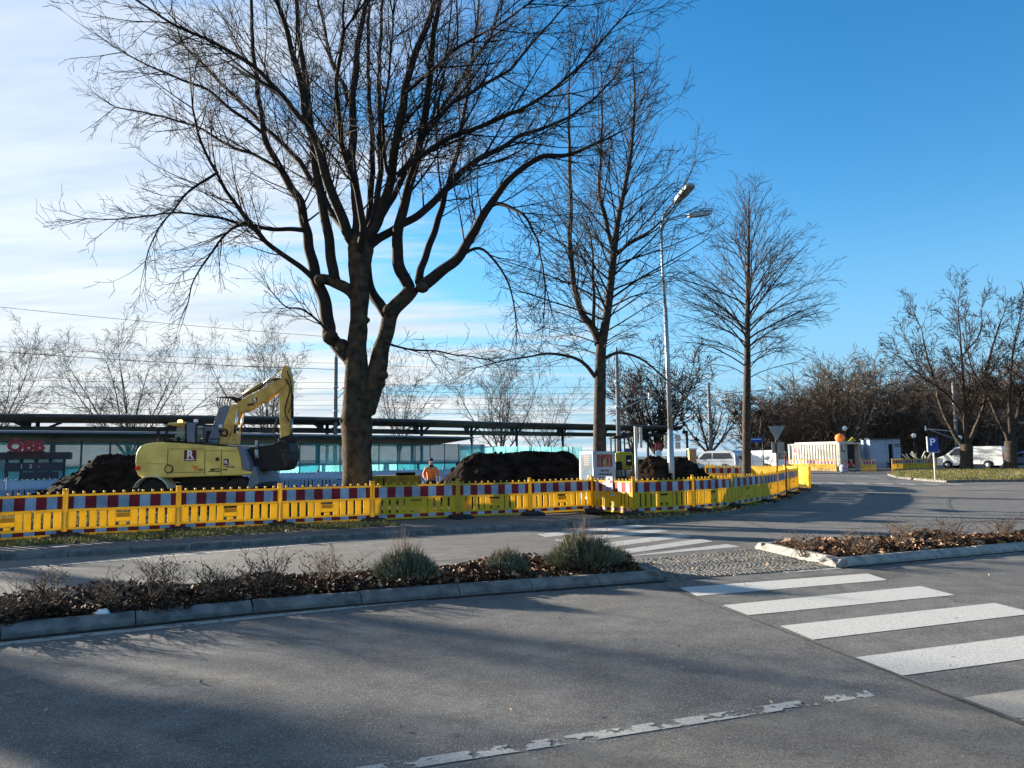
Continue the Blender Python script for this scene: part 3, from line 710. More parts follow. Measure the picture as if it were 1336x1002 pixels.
# ---- second plane tree and the slender one
def traced_tree(name, label, px, Yt, base_z, trunk, limbs, seed, S, radial=None, branchmat='branch', barkmat='bark2', group=None):
    rng = random.Random(seed); b = V((P(px, 640, Yt).x, Yt, base_z)); t = thing(name, label, 'tree', b, 0, group); a, c = MB(), MB(); pr = (a, c)
    pts = [P(x, y, Yt) for x, y, r in trunk]; rad = [r * Yt / 1000 for x, y, r in trunk]; q, r = catmull(pts, rad, 5); a.tube(q, r, 12)
    for spec, d0, d1, sp, ch, ft in limbs: limb(pr, spec, Yt + d0, Yt + d1, rng, S, sp, ch, from_t=ft)
    if radial: radial(pr, q, r, rng)
    for mb_ in (a, c): mb_.v = [(x - b.x, y - b.y, z - b.z) for x, y, z in mb_.v]
    a.build('trunk', barkmat, t); c.build('crown', branchmat, t); return t
def whorl(z0, z1, n, Lf, elev, S, lv=1, droop=None):
    def f(pr, q, r, rng):
        for k in range(n):
            z = z0 + (z1 - z0) * (k + rng.random()) / n; i = min(range(len(q)), key=lambda j: abs(q[j].z - z)); h = (z - z0) / (z1 - z0)
            az = k * 2.4 + rng.uniform(-.4, .4); e = elev(h) + rng.uniform(-.12, .12); L = Lf(h) * rng.uniform(.75, 1.15)
            d = V((math.cos(az) * math.cos(e), math.sin(az) * math.cos(e), math.sin(e))); S2 = dict(S)
            if droop: S2['trop'] = [0, droop(h), -.02, -.03]
            grow(pr[1], V((q[i].x, q[i].y, z)), d, L, min(r[i] * .5, L * .0105), lv, rng, S2)
    return f
S2 = dict(wob=.05, trop=[0, .02, .01, .0], rmin=.0062, levels=4, dens=[0, 2.4, 2.6, 2.2], lmin=.35, ang=(R(20), R(48)))
traced_tree('plane_tree', 'tall bare tree with twin rising stems behind the billboard', 782, 26, .055,
  [(782, 660, 9.5), (782, 620, 8.4), (782, 560, 8), (783, 500, 7.6), (784, 457, 7), (787, 439, 6.2), (794, 395, 5.4), (801, 329, 4.6), (806, 289, 3.8), (815, 245, 3), (823, 202, 2.4), (828, 133, 1.6), (826, 86, 1), (826, 50, .5)],
  [([(781, 450, 6), (772, 425, 5), (758, 404, 4.4), (750, 380, 4), (745, 341, 3.5), (744, 270, 2.8), (743, 185, 2), (742, 120, 1.2), (744, 70, .6)], 0, .8, .3, 2.4, .15),
   ([(802, 330, 3.4), (794, 300, 3), (785, 262, 2.6), (782, 230, 2), (786, 156, 1.3), (784, 90, .6)], 0, -1, .3, 2.2, .1),
   ([(774, 428, 2.6), (775, 390, 2.1), (773, 345, 1.5), (768, 300, .8)], 0, -1.5, .35, 1.8, .1),
   ([(778, 492, 3), (765, 478, 2.6), (747, 465, 2.2), (722, 462, 1.8), (695, 465, 1.4), (655, 471, 1.0), (620, 480, .6)], 0, -1, .3, 1.5, .1),
   ([(799, 335, 2.6), (820, 318, 2), (851, 300, 1.5), (880, 268, 1), (905, 215, .5)], 0, 1, .3, 1.8, .1),
   ([(786, 470, 2.4), (815, 460, 1.8), (850, 478, 1.4), (895, 520, .9), (930, 560, .5)], 0, -1.5, .35, 1.3, .1)], 21, S2,
  whorl(5.0, 14.2, 84, lambda h: 4.4 * (1 - .62 * h) * (.55 + .45 * min(1, h / .22)), lambda h: .42 + .55 * h, S2, droop=lambda h: -.045 + .10 * h))
S3 = dict(wob=.045, trop=[0, .02, .01, .0], rmin=.0068, levels=4, dens=[0, 2.4, 2.4, 2.0], lmin=.35, ang=(R(18), R(42)))
traced_tree('lime_tree', 'slender bare tree with pointed crown right of the street lamp', 975, 33, .11,
  [(974, 650, 6.2), (974, 600, 5.6), (974, 540, 5.2), (975, 480, 4.4), (975, 430, 3.6), (976, 370, 2.7), (977, 310, 1.6), (977, 268, .8), (978, 248, .4)], [], 31, S3,
  whorl(5.0, 12.8, 74, lambda h: 4.9 * (1 - .74 * h) * (.5 + .5 * min(1, h / .25)), lambda h: .62 + .55 * h, S3, droop=lambda h: -.10 + .13 * h))

# ---- generic bare trees
def gen_tree(mb, rng, H, spread, nl=7, rtr=.25, fork=.28, S=None, stems=1):
    """trunk + rising limbs; returns joint lists"""
    S = S or dict(wob=.08, trop=[0, .03, .01, 0], rmin=.012, levels=3, dens=[0, 1.6, 2.0], lmin=.4, ang=(R(25), R(60)))
    top = V((rng.gauss(0, .1), rng.gauss(0, .1), H * fork)); mb[0].tube([V((0, 0, -.2)), V((0, 0, .4)), top * .6, top], [rtr * 1.3, rtr, rtr * .9, rtr * .85], 8)
    for k in range(nl):
        az = k * 2.4 + rng.uniform(-.3, .3); e = R(rng.uniform(42, 82)); L = H * (1 - fork) * rng.uniform(.8, 1.05) / max(.75, math.sin(e)) * .8
        d = V((math.cos(az) * math.cos(e) * spread, math.sin(az) * math.cos(e) * spread, math.sin(e))).normalized(); n = 9; pts = [top.copy()]
        for i in range(n): d = (d + V((rng.gauss(0, .06), rng.gauss(0, .06), .05 + rng.gauss(0, .04)))).normalized(); pts.append(pts[-1] + d * L / n)
        rr = [rtr * .55 * (1 - .85 * i / n) + .012 for i in range(n + 1)]; mb[0].tube(pts, rr, 6)
        for i in range(2, n + 1):
            for j in range(2 if i < n else 4):
                t = (pts[i] - pts[i - 1]).normalized(); u = t.orthogonal().normalized(); a = rng.uniform(0, 6.28); sd = u * math.cos(a) + t.cross(u) * math.sin(a); an = rng.uniform(.5, 1.1)
                grow(mb[1], pts[i], t * math.cos(an) + sd * math.sin(an), L * rng.uniform(.22, .42), rr[i] * .55, 1, rng, S)
def ball(mb, c, r, rng, n=70, mi=0):
    for k in range(n):
        d = V((rng.gauss(0, 1), rng.gauss(0, 1), rng.gauss(0, 1))).normalized() * r * rng.uniform(.6, 1.05); s = d.orthogonal().normalized() * r * .10
        mb.add([c + d * .1 - s, c + d * .1 + s, c + d], [(0, 1, 2)], mi)
def bare_tree(name, label, px, Yt, top_py, spread, seed, nl=7, rtr=.25, fork=.2, rmin=.02, balls=0, group=None, mats=('bark_pale', 'bark_pale'), dens=(0, 1.3, 1.8), levels=3, base_z=None, S=None):
    b = V((P(px, 600, Yt).x, Yt, zg(Yt) if base_z is None else base_z)); H = P(px, top_py, Yt).z - b.z; rng = random.Random(seed); t = thing(name, label, 'tree', b, rng.uniform(0, 6), group)
    a, c = MB(), MB(); S_ = S or dict(wob=.08, trop=[0, .03, .01, 0], rmin=rmin, levels=levels, dens=list(dens), lmin=.5, ang=(R(25), R(60)))
    gen_tree((a, c), rng, H * 1.0, spread, nl, rtr, fork, S_)
    a.build('trunk', mats[0], t); c.build('crown', mats[1], t)
    if balls:
        vs = a.v
        for k in range(balls):
            x, y, z = rng.choice(vs)
            if z < H * .35: continue
            m_ = MB(); ball(m_, V((0, 0, 0)), rng.uniform(.3, .6), rng, 80); m_.build('mistletoe', 'mistletoe', t, loc=(x, y, z))
    return t
gl = 'bare trees beyond the station'; mat('bark_pale', (.17, .14, .115), .9, .2, 2, spec=.1)
bare_tree('bare_tree', 'bare tree cut by the left photo edge above the station roof', -25, 105, 448, .9, 51, 8, 0.21, .12, .017, group=gl)
bare_tree('bare_tree', 'wide bare twin-stemmed tree above the roof left of the excavator boom', 166, 105, 432, 1.2, 52, 9, 0.25, .10, .017, group=gl)
bare_tree('bare_tree', 'bare tree behind the excavator boom, above the roof', 350, 108, 450, 1.05, 53, 8, 0.21, .12, .017, group=gl)
bare_tree('bare_tree', 'small bare tree above the roof just right of the big trunk', 520, 108, 470, .7, 54, 6, 0.17, .15, .017, group=gl)
bare_tree('bare_tree', 'round bare tree above the roof behind the middle soil heap', 652, 100, 474, .9, 55, 9, 0.19, .10, .017, group=gl)
bare_tree('bare_tree', 'low bare tree above the roof left of the second large tree', 712, 112, 520, 1.0, 56, 6, 0.15, .12, .017, group=gl)
bare_tree('weeping_tree', 'dark dense tree with mistletoe right of the street lamp pole', 858, 92, 480, .75, 57, 11, .35, .12, .03, balls=9, mats=('bark_far', 'branch'), dens=(0, 1.6, 2.2))
bare_tree('weeping_tree', 'thin pale bare tree between the large trunk and the lamp pole', 826, 100, 492, .6, 58, 8, .25, .12, .025, dens=(0, 1.5, 2.0))
bare_tree('bare_tree', 'sparse open tree with mistletoe balls behind the concrete mast', 925, 95, 505, 1.0, 59, 6, .3, .15, .025, balls=16, dens=(0, .8, 1.2))
bare_tree('bare_tree', 'dark tree with mistletoe clumps behind the slender tree trunk', 985, 80, 512, .9, 60, 8, .3, .15, .03, balls=26, mats=('bark_far', 'branch'))
bare_tree('bare_tree', 'knobbly tree rising above the wood over the white container', 1100, 96, 482, .55, 61, 6, .3, .2, .025, balls=12, dens=(0, .9, 1.2))
bare_tree('bare_tree', 'tall tree with mistletoe clumps above the site cabin', 1165, 95, 486, .8, 62, 8, .35, .2, .025, balls=26, dens=(0, .9, 1.4))
SR = dict(wob=.07, trop=[0, .03, .01, .0], rmin=.017, levels=4, dens=[0, 2.4, 2.6, 1.8], lmin=.4, ang=(R(20), R(48)))
traced_tree('plane_tree', 'bare tree with thick forked stems in front of the white panel van', 1261, 63, .47, [(1261, 620, 9.50), (1261, 610, 8.40), (1261, 598, 7.60), (1261, 586, 7.80), (1261, 580, 7.00)],
  [([(1261, 588, 3.41), (1265, 576, 3.10), (1276, 552, 2.48), (1285, 524, 2.11), (1284, 495, 2.23), (1292, 464, 1.61), (1300, 435, 1.12), (1309, 412, 0.56)], 0, .8, .36, 3.1, .15),
   ([(1261, 590, 3.41), (1260, 548, 2.85), (1258, 514, 2.11), (1255, 476, 1.61), (1253, 440, 0.99), (1250, 399, 0.43)], 0, -.6, .36, 3.1, .15),
   ([(1258, 588, 3.41), (1254, 579, 2.98), (1240, 557, 2.60), (1228, 531, 2.11), (1221, 500, 1.74), (1211, 471, 1.24), (1201, 425, 0.56)], 0, 1.5, .36, 3.1, .15),
   ([(1253, 538, 1.74), (1235, 514, 1.43), (1199, 488, 0.99), (1177, 468, 0.50)], -.3, -1.5, .36, 2.7, .1),
   ([(1262, 545, 1.61), (1274, 520, 1.36), (1284, 492, 0.87), (1300, 470, 0.43)], 0, -2, .36, 2.7, .1),
   ([(1256, 464, 1.24), (1278, 435, 0.87), (1281, 402, 0.43)], -.4, 1, .45, 2.4, .1),
   ([(1228, 531, 1.24), (1214, 500, 0.93), (1195, 470, 0.74), (1182, 440, 0.37)], .8, 3, .45, 2.4, .1)], 71, SR)
traced_tree('plane_tree', 'bare tree on the grass right of the white panel van', 1319, 61, .47, [(1319, 620, 9.00), (1319, 610, 8.00), (1319, 595, 7.40), (1319, 576, 7.60)],
  [([(1319, 580, 3.35), (1324, 556, 2.85), (1331, 530, 2.48), (1347, 517, 1.86), (1370, 480, 1.12), (1385, 440, 0.50)], 0, 1, .36, 3.1, .15),
   ([(1319, 582, 3.35), (1318, 550, 2.73), (1317, 524, 2.11), (1319, 488, 1.61), (1323, 452, 1.12), (1331, 412, 0.50)], 0, -1, .36, 3.1, .15),
   ([(1317, 578, 3.10), (1312, 564, 2.73), (1302, 546, 2.23), (1288, 514, 1.61), (1268, 480, 0.93), (1262, 450, 0.43)], 0, -2, .36, 3.1, .15),
   ([(1331, 528, 1.61), (1340, 490, 1.24), (1345, 440, 0.81), (1350, 400, 0.37)], .6, 2.5, .36, 2.7, .1)], 72, SR)
bare_tree('plane_tree', 'bare tree whose twigs reach in at the right photo edge', 1520, 55, 300, .9, 73, 9, .4, .2, S=SR, mats=('bark2', 'branch'), base_z=.4)

# ---- trees standing outside the left frame edge; their shadows fall across the near road
proto = None
SS = dict(wob=.10, trop=[0, .02, 0, -.01], rmin=.010, levels=3, dens=[0, 1.5, 1.8], lmin=.4, ang=(R(28), R(65)))
rng = random.Random(5)
for i, (x, y, H, sp_, lb) in enumerate(((-31, 23.2, 12.5, .45, 'bare roadside tree left of the barriers, nearer to the road'), (-38, 31.9, 12, .22, 'slim bare roadside tree left of the barriers, farther back'))):
    t = thing('roadside_tree', lb, 'tree', (x, y, .05), i * 1.3, 'roadside trees left of the barriers'); a, c = MB(), MB(); gen_tree((a, c), random.Random(80 + i), H, sp_, 7 - 3 * i, .36, .3, SS); a.build('trunk', 'bark', t); c.build('crown', 'branch', t)

# ---- the far wood: one mass of bare trees
def wood():
    rng = random.Random(90); protos = []
    for k in range(5):
        a = MB(); gen_tree((a, a), rng, 10.5, .95, 7, .22, .14, dict(wob=.1, trop=[0, .03, .01], rmin=.022, levels=3, dens=[0, 1.5, 2.0], lmin=.5, ang=(R(22), R(55)))); protos.append((np.array(a.v), a.f))
    VV = []; FF = []; o = 0; mi = []
    for k in range(125):
        px = rng.uniform(1010, 1420); Y = rng.uniform(86, 150)
        if k < 14: px = rng.uniform(985, 1040); Y = rng.uniform(95, 130)
        X = (px - 668) / 1000 * Y; s = rng.uniform(.62, 1.18) * (1 + (Y - 90) * .004); a = rng.uniform(0, 6.28); v, f = protos[k % 5]
        if px < 1060: s *= .8
        ca, sa = math.cos(a) * s, math.sin(a) * s; w = np.empty_like(v); w[:, 0] = v[:, 0] * ca - v[:, 1] * sa + X; w[:, 1] = v[:, 0] * sa + v[:, 1] * ca + Y; w[:, 2] = v[:, 2] * s * .88 + zg(Y)
        VV.append(w); FF += [tuple(i + o for i in q) for q in f]; mi += [k % 3 == 0] * len(f); o += len(v)
    me = bpy.data.meshes.new('wood'); me.from_pydata(np.concatenate(VV).tolist(), [], FF)
    me.materials.append(M['branch_red']); me.materials.append(M['bark_far']); me.polygons.foreach_set('material_index', [int(b) for b in mi]); me.update()
    ob = bpy.data.objects.new('wood', me); C.objects.link(ob); tag(ob, 'dense brown leafless wood behind the container and vans', 'wood', kind='stuff')
    u = MB()
    for k in range(16000):
        px = rng.uniform(990, 1500); Y = rng.uniform(84, 120); X = (px - 668) / 1000 * Y; h = rng.uniform(.5, 3.6); z = zg(Y); d = V((rng.gauss(0, .5), rng.gauss(0, .5), h)); p = V((X, Y, z)); sd = V((.035, 0, 0))
        u.add([p - sd, p + sd, p + d], [(0, 1, 2)], k % 2)
    tag(u.build('undergrowth', ['branch_red', 'branch']), 'tangled dark scrub at the foot of the far wood', 'undergrowth', kind='stuff')
wood()
# far hills and the open land behind the station
hm = MB()
hp = [(-1100, 1), (-700, 4), (-400, 6), (-150, 3), (60, 3), (300, 5), (520, 8), (800, 6), (1100, 2)]
for i in range(len(hp) - 1):
    (x0, h0), (x1, h1) = hp[i], hp[i + 1]; hm.add([(x0, 1100, -2), (x1, 1100, -2), (x1, 1160, h1), (x0, 1160, h0), (x1, 1300, h1 * .9), (x0, 1300, h0 * .9)], [(0, 1, 2, 3), (3, 2, 4, 5)], 0, True)
struct(hm.build('hills', 'hills'))

# ------------------------------------------------------------------ barriers
PW = 2.2
def make_barrier(label, mats, group, z=0):
    """one plastic barrier panel: origin at its lower left corner"""
    t = thing('barrier', label, 'barrier', (0, 0, 0), 0, group); f = MB()
    f.box((.03, 0, .49), (.05, .045, .98)); f.box((PW - .03, 0, .49), (.05, .045, .98))
    for z0, z1, th in ((0, .05, .045), (.135, .175, .035), (.535, .585, .035), (.86, .905, .045)): f.box((PW / 2, 0, (z0 + z1) / 2), (PW - .11, th, z1 - z0))
    n = 11; gap = (PW - .11) / n
    for i in range(n):
        x = .055 + gap * (i + .5)
        if 4 <= i <= 6: continue
        f.box((x, 0, .355), (gap * .69, .02, .36))
    for x in (.055, PW - .055): f.box((x, 0, .355), (.05, .024, .36))
    cx = .055 + gap * 5.5; w = gap * 3
    # carrying panel with hand slot and two small holes
    f.box((cx - w * .38, 0, .355), (w * .24, .022, .36)); f.box((cx + w * .38, 0, .355), (w * .24, .022, .36))
    f.box((cx, 0, .365), (w * .52, .02, .20)); f.box((cx, 0, .215), (w * .22, .02, .08)); f.box((cx, 0, .525), (w * .52, .02, .022))
    f.box((cx, 0, .18), (w * .52, .02, .01))
    for i in range(n): f.cyl((.055 + gap * (i + .5), 0, .905), (.055 + gap * (i + .5), 0, .965), .024, 8)
    for x in (.03, PW - .03): f.cyl((x, 0, .98), (x, 0, 1.03), .026, 8)
    f.build('frame', mats[0], t)
    p = MB(); p.box((cx, -.012, .41), (w * .46, .006, .10)); p.build('name_plate', mats[3], t)
    m = 10; bw = (PW - .11) / m
    for z0, z1 in ((.585, .86), (.05, .135)):
        g = MB()
        for i in range(-1, m):
            x0 = max(.055, .055 + bw * (i + .5)); x1 = min(PW - .055, .055 + bw * (i + 1.5)); g.box(((x0 + x1) / 2, 0, (z0 + z1) / 2), (x1 - x0, .026, z1 - z0), 0 if i % 2 else 1)
        g.build('reflective_band', [mats[1], mats[2]], t)
    return t
fg = 'yellow red and white barriers in the front row'
BP = make_barrier('yellow barrier', ('by', 'bred', 'bwhite', 'by_dirty'), fg)
FP = MB(); FP.prism([(-.50, 0), (.42, 0), (.36, .085), (.10, .105), (-.10, .105), (-.42, .09)], 'x', -.27, .27); FP.box((0, 0, .118), (.12, .16, .03)); FP.box((-.12, .3, .098), (.05, .1, .02)); FP.box((.12, -.3, .098), (.05, .1, .02))
foot0 = FP.build('ballast_block', 'rubber', bevel=.01); used = [0, 0]
def panel(A, B, label, group, z=.11, proto=None):
    src = proto or BP; d = V((B[0] - A[0], B[1] - A[1])); a = math.atan2(d.y, d.x); sc = (d.length / PW, 1, 1); zz = z + zg(A[1]) * 1.0
    first = not src.get('_u')
    if first: src['_u'] = 1; src.location = (A[0], A[1], zz); src.rotation_euler = (0, 0, a); src.scale = sc; src['label'] = label; src['group'] = group; r = src
    else: r = dup(src, (A[0], A[1], zz), a, label, group, sc)
    tilt = math.atan2(zg(B[1]) - zg(A[1]), d.length); rj = random.Random(int(A[0] * 97 + A[1] * 31)); r.rotation_euler = (rj.gauss(0, .022), -tilt + rj.gauss(0, .004), a); return r
def foot(p, a, label, group, z=.06):
    global foot0
    if not used[1]: used[1] = 1; o = foot0
    else: o = foot0.copy(); C.objects.link(o)
    o.location = (p[0], p[1], z + zg(p[1])); o.rotation_euler = (0, 0, a); tag(o, label, 'ballast block', group)
# the straight left part and the curved right part, joint by joint
def JP(px, d): v = P(px, 600, d); return (v.x, d)
JJ = [JP(-310, 13.7), JP(-68, 15.4), JP(87.4, 17.0), JP(234.4, 18.2), JP(366, 19.3), JP(486, 20.35), JP(597, 21.3), JP(690.6, 22.2), JP(772.5, 23.25), JP(825, 21.75), JP(902.6, 22.9), JP(953.2, 24.7), JP(993.5, 27.1), JP(1012.8, 29.2), JP(1026, 31.6), JP(1040, 34.5)]
FL = ['yellow barrier panel wholly left of the photo edge', 'leftmost barrier panel in front, cut by the left photo edge', 'barrier panel below the soil heap and excavator tail', 'barrier panel below the excavator front wheel',
      'barrier panel left of the big tree trunk, under the bucket', 'barrier panel right of the big tree trunk, hiding the worker legs', 'barrier panel with orange cone glow behind its left slats, under the middle heap',
      'short-looking barrier panel left of the billboard', 'sunlit angled barrier panel below the billboard, with a small sticker sign', 'barrier panel at the corner in front of the right soil heap and lamp pole',
      'barrier panel under the right slope of the right soil heap', 'barrier panel in front of the slender tree trunk', 'narrow oblique barrier panel right of the slender tree', 'oblique barrier panel just left of the red-brown stake', 'rightmost barrier panel of the curved front row']
for i in range(len(JJ) - 1): panel(JJ[i], JJ[i + 1], FL[i], fg)
for i, j in enumerate(JJ[1:]):
    a, b = V(JJ[i]), V(JJ[min(i + 2, len(JJ) - 1)]); an = math.atan2(b.y - a.y, b.x - a.x)
    foot(j, an + (.1 if i % 2 else -.08), 'flat black rubber ballast block holding the joint between two front barriers', 'black rubber blocks of the front barriers', .07)
# small sticker sign on the angled panel
A, B = V(JJ[8]), V(JJ[9]); m_ = A.lerp(B, .46); an = math.atan2(B.y - A.y, B.x - A.x); st = thing('sticker_sign', 'small grey notice with white figure fixed on the angled barrier', 'sign', (m_.x, m_.y, .85), an)
s_ = MB(); s_.box((0, -.045, .08), (.30, .008, .40)); s_.build('board', 'pgrey', st, bevel=.004)
s_ = MB(); s_.prism([(-.09, .02), (-.02, .05), (.0, .14), (-.04, .2), (-.08, .15)], 'y', -.054, -.05); s_.lathe([(.01, -.03), (.03, 0), (.01, .03)], (-.03, -.052, .215), 8); s_.build('figure', 'white', st)
s_ = MB(); s_.prism([(.04, .08), (.12, .12), (.1, .18), (.05, .15)], 'y', -.054, -.05, 0); s_.prism([(-.11, -.07), (.11, -.07), (.11, -.02), (-.11, -.02)], 'y', -.054, -.05, 1); s_.build('emblem', ['lens_red', 'signblue'], st)
# orange cone fragment lying behind the barrier
g2 = 'yellow barriers along the far side of the site'; YP = make_barrier('yellow barrier back', ('by', 'by', 'by', 'by'), g2); LP_ = make_barrier('white barrier', ('offwhite', 'offwhite', 'offwhite', 'offwhite'), g2)
back = [(13.35, 34.9), (14.3, 37.2), (14.9, 39.5), (14.6, 41.6), (13.2, 43.4), (11.5, 44.2), (10.6, 42.2)]
for i in range(len(back) - 1): panel(back[i], back[i + 1], 'plain bright yellow barrier back on the far side of the site, behind the slender tree' if i != 4 else 'white barrier panel between plain yellow ones behind the slender tree', g2, z=.09, proto=LP_ if i == 4 else YP)
panel((10.2, 41.0), (12.3, 40.9), 'barrier with red stripes standing behind the right heap, below the silver van', g2, z=.09)
WP = make_barrier('white barrier', ('wbar', 'wbar', 'wbar', 'wbar'), 'pale blue white barriers in front of the station')
wl_ = [(-23.5, 27.6), (-21.8, 29.2), (-20.3, 30.9), (-18.7, 32.6), (-17.1, 34.2), (-15.5, 35.8), (-13.9, 37.4), (-12.2, 39.0), (-10.2, 40.2), (-8.1, 41.2), (-6.0, 42.2), (-3.9, 43.2), (-1.8, 44.2), (.3, 45.0)]
for i in range(len(wl_) - 1): panel(wl_[i], wl_[i + 1], 'pale white plastic barrier panel in the row before the station', 'pale blue white barriers in front of the station', z=.10, proto=WP)
g3 = 'barriers in front of the white container'
def far_row(pa, pb, n, da, db, lab):
    A, B = P(pa, 600, da), P(pb, 600, db)
    for i in range(n):
        a = A.lerp(B, i / n); b = A.lerp(B, (i + 1) / n); panel((a.x, a.y), (b.x, b.y), lab, g3 if lab.startswith('far') else None, z=.02)
far_row(1024, 1091, 3, 71, 63.5, 'far yellow barrier panel standing along the long side of the white container')
far_row(1123, 1143, 1, 61, 60.5, 'single short barrier standing before the open container doors')
far_row(1163, 1222, 4, 62.5, 66, 'shaded barrier panel in the row left of the white panel van')

# red-brown stake at the kerb
sp = G(1026.8, 651, .07); s_ = MB(); s_.cyl((0, 0, 0), (0, 0, 1.55), .03, 8); s_.cyl((0, 0, 1.55), (0, 0, 1.6), .036, 8); tag(s_.build('stake', 'rust', loc=sp), 'thin red-brown stake standing outside the curved barriers', 'stake')

# ------------------------------------------------------------------ soil heaps
def heap(name, label, prof, Y, depth, seed, amp=.16, name2=None):
    """prof: (px,py) silhouette; a ridge running across the view"""
    pts = [P(x, y, Y) for x, y in prof]; xs = [p.x for p in pts]; zs = [p.z for p in pts]; x0, x1 = xs[0], xs[-1]; nx, ny = 90, 46; mb = MB(); vs = []
    base = .05
    for j in range(ny + 1):
        v = -1 + 2 * j / ny
        for i in range(nx + 1):
            x = x0 + (x1 - x0) * i / nx; h = np.interp(x, xs, zs) - base; w = max(0, 1 - abs(v) ** 1.25); z = h * w
            nzv = mn.fractal(V((x * 1.1 + seed, v * depth * 1.1, 0)), 1.0, 2.0, 5) * amp + abs(mn.noise(V((x * 5, v * depth * 5, seed)))) * .06
            vs.append((x - x0, v * depth * (.75 + .25 * h / 2), base + max(0, z + nzv * min(1, z * 2.2)) - (.03 if z <= 0.02 else 0)))
    mb.add(vs, [(j * (nx + 1) + i, j * (nx + 1) + i + 1, (j + 1) * (nx + 1) + i + 1, (j + 1) * (nx + 1) + i) for j in range(ny) for i in range(nx)], 0, False)
    rng = random.Random(seed)
    for k in range(320):   # clods
        q = rng.choice(vs)
        if q[2] < .08: continue
        s = rng.uniform(.02, .09); m2 = MB(); m2.lathe([(.2 * s, -s), (s, -.4 * s), (s * .9, .4 * s), (.2 * s, .9 * s)], (0, 0, 0), 5); mb.add([(q[0] + a * (1 + rng.uniform(-.3, .3)), q[1] + b * (1 + rng.uniform(-.3, .3)), q[2] + c) for a, b, c in m2.v], m2.f)
    o = mb.build(name, 'heap', loc=(x0, Y, zg(Y))); return tag(o, label, 'soil heap', 'dark soil heaps on the building site')
heap('soil_heap', 'dark soil heap on the left behind the excavator tail', [(48, 652), (62, 640), (95, 618), (130, 598), (150, 594), (180, 595), (215, 600), (250, 615), (290, 652)], 31.5, 2.6, 3)
heap('soil_heap', 'wide flat-topped black soil heap in the middle behind the worker', [(556, 656), (574, 630), (592, 612), (606, 598), (622, 593), (680, 590.5), (735, 589.5), (750, 594), (760, 606), (772, 655)], 29.5, 2.5, 5, .10)
heap('soil_heap', 'rough pointed soil heap behind the lamp pole', [(806, 662), (818, 628), (832, 605), (845, 596), (858, 594), (868, 600), (884, 640), (890, 662)], 26.6, 1.9, 7, .2)
heap('soil_heap', 'black smooth soil slope right of the lamp pole', [(850, 660), (862, 610), (876, 597), (893, 598), (910, 610), (928, 624), (942, 640), (950, 660)], 29.0, 2.0, 9, .12)
# olive crate beside the trunk
A = P(490, 620, 30); s_ = MB(); s_.box((.85, 0, .55), (1.72, .9, .95)); s_.box((.85, -.46, .95), (1.80, .05, .08), 0); s_.box((1.2, -.2, 1.08), (.7, .3, .12), 1); s_.box((.4, -.465, .5), (.05, .04, .9), 1)
tag(s_.build('skip', ['olive', 'heap'], loc=(A.x, 30, .08)), 'olive green container box right of the big trunk', 'skip')
# orange cone behind the front barrier
cn = P(610, 660, 22.4); s_ = MB(); s_.lathe([(.16, .04), (.13, .06), (.03, .5), (.02, .52)], (0, 0, 0), 14, 0); s_.box((0, 0, .02), (.38, .38, .04), 0); tag(s_.build('traffic_cone', 'orange', loc=(cn.x, 22.4, .06)), 'orange cone behind the slats under the middle soil heap', 'traffic cone')

# ------------------------------------------------------------------ excavator
EX0 = V((P(255, 600, 27).x, 27, .06 + zg(27)))
ex = thing('excavator', 'large yellow wheeled excavator with raised folded boom and black bucket', 'excavator', EX0)
def E(px, py, Y=25.8):
    p = P(px, py, Y); return (p.x - EX0.x, p.z - EX0.z)
def cr(x, y, Y=25.8): return E(160 + x / 5.567, 460 + y / 5.567, Y)     # position measured on the enlarged side view
W0, W1 = -1.2, 1.25
b = MB(); b.prism([cr(*p) for p in ((90, 800), (94, 745), (104, 712), (125, 682), (160, 665), (210, 655), (290, 650), (400, 656), (560, 668), (700, 680), (832, 686), (852, 740), (864, 800), (868, 850), (935, 862), (938, 872), (934, 886), (868, 892), (600, 900), (300, 910), (130, 908), (108, 890), (98, 860))], 'y', W0, W1)
body = b.build('body', 'exy', ex, bevel=.07, seg=3)
b = MB(); b.prism([cr(*p) for p in ((92, 800), (330, 806), (331, 812), (92, 806))], 'y', W0 - .012, W0 + .02); b.build('panel_line', 'exy2', body)
b = MB(); b.prism([cr(*p) for p in ((838, 686), (866, 690), (900, 740), (925, 805), (930, 858), (872, 850), (866, 780))], 'y', W0 - .02, W1 + .02); b.build('front_guard', 'exgrey', ex, bevel=.02)
b = MB(); b.prism([cr(*p) for p in ((285, 640), (400, 645), (560, 655), (700, 672), (830, 678), (832, 688), (700, 684), (290, 654))], 'y', W0 + .12, W1 - .1); b.build('deck', 'black', ex)
for (x, y, w, h) in ((625, 858, 90, 7), (640, 842, 70, 5)): 
    b = MB(); c0 = cr(x, y); c1 = cr(x + w, y + h); b.prism([c0, (c1[0], c0[1]), c1, (c0[0], c1[1])], 'y', W0 - .008, W0 + .01); b.build('vent', 'darksteel', body)
b = MB(); c = cr(688, 775); b.box((c[0], W0 - .004, c[1]), (.12, .02, .12)); b.build('filler_cap', 'darksteel', body)
b = MB(); c = cr(336, 845); b.cyl((c[0], W0 - .02, c[1]), (c[0], W0 + .02, c[1]), .15, 18, 0); b.cyl((c[0], W0 - .03, c[1]), (c[0], W0 - .01, c[1]), .11, 18, 1); b.build('round_emblem', ['darksteel', 'exy2'], body)
b = MB(); c = cr(106, 840); b.box((c[0] + .02, W0 - .01, c[1]), (.16, .04, .14)); b.build('tail_light', 'lens_red', body)
b = MB(); c = cr(525, 840); b.prism([(c[0] - .1, c[1] + .08), (c[0] + .1, c[1] + .07), (c[0] + .05, c[1] - .09)], 'y', W0 - .01, W0 + .01); b.build('warning_mark', 'lens_orange', body)
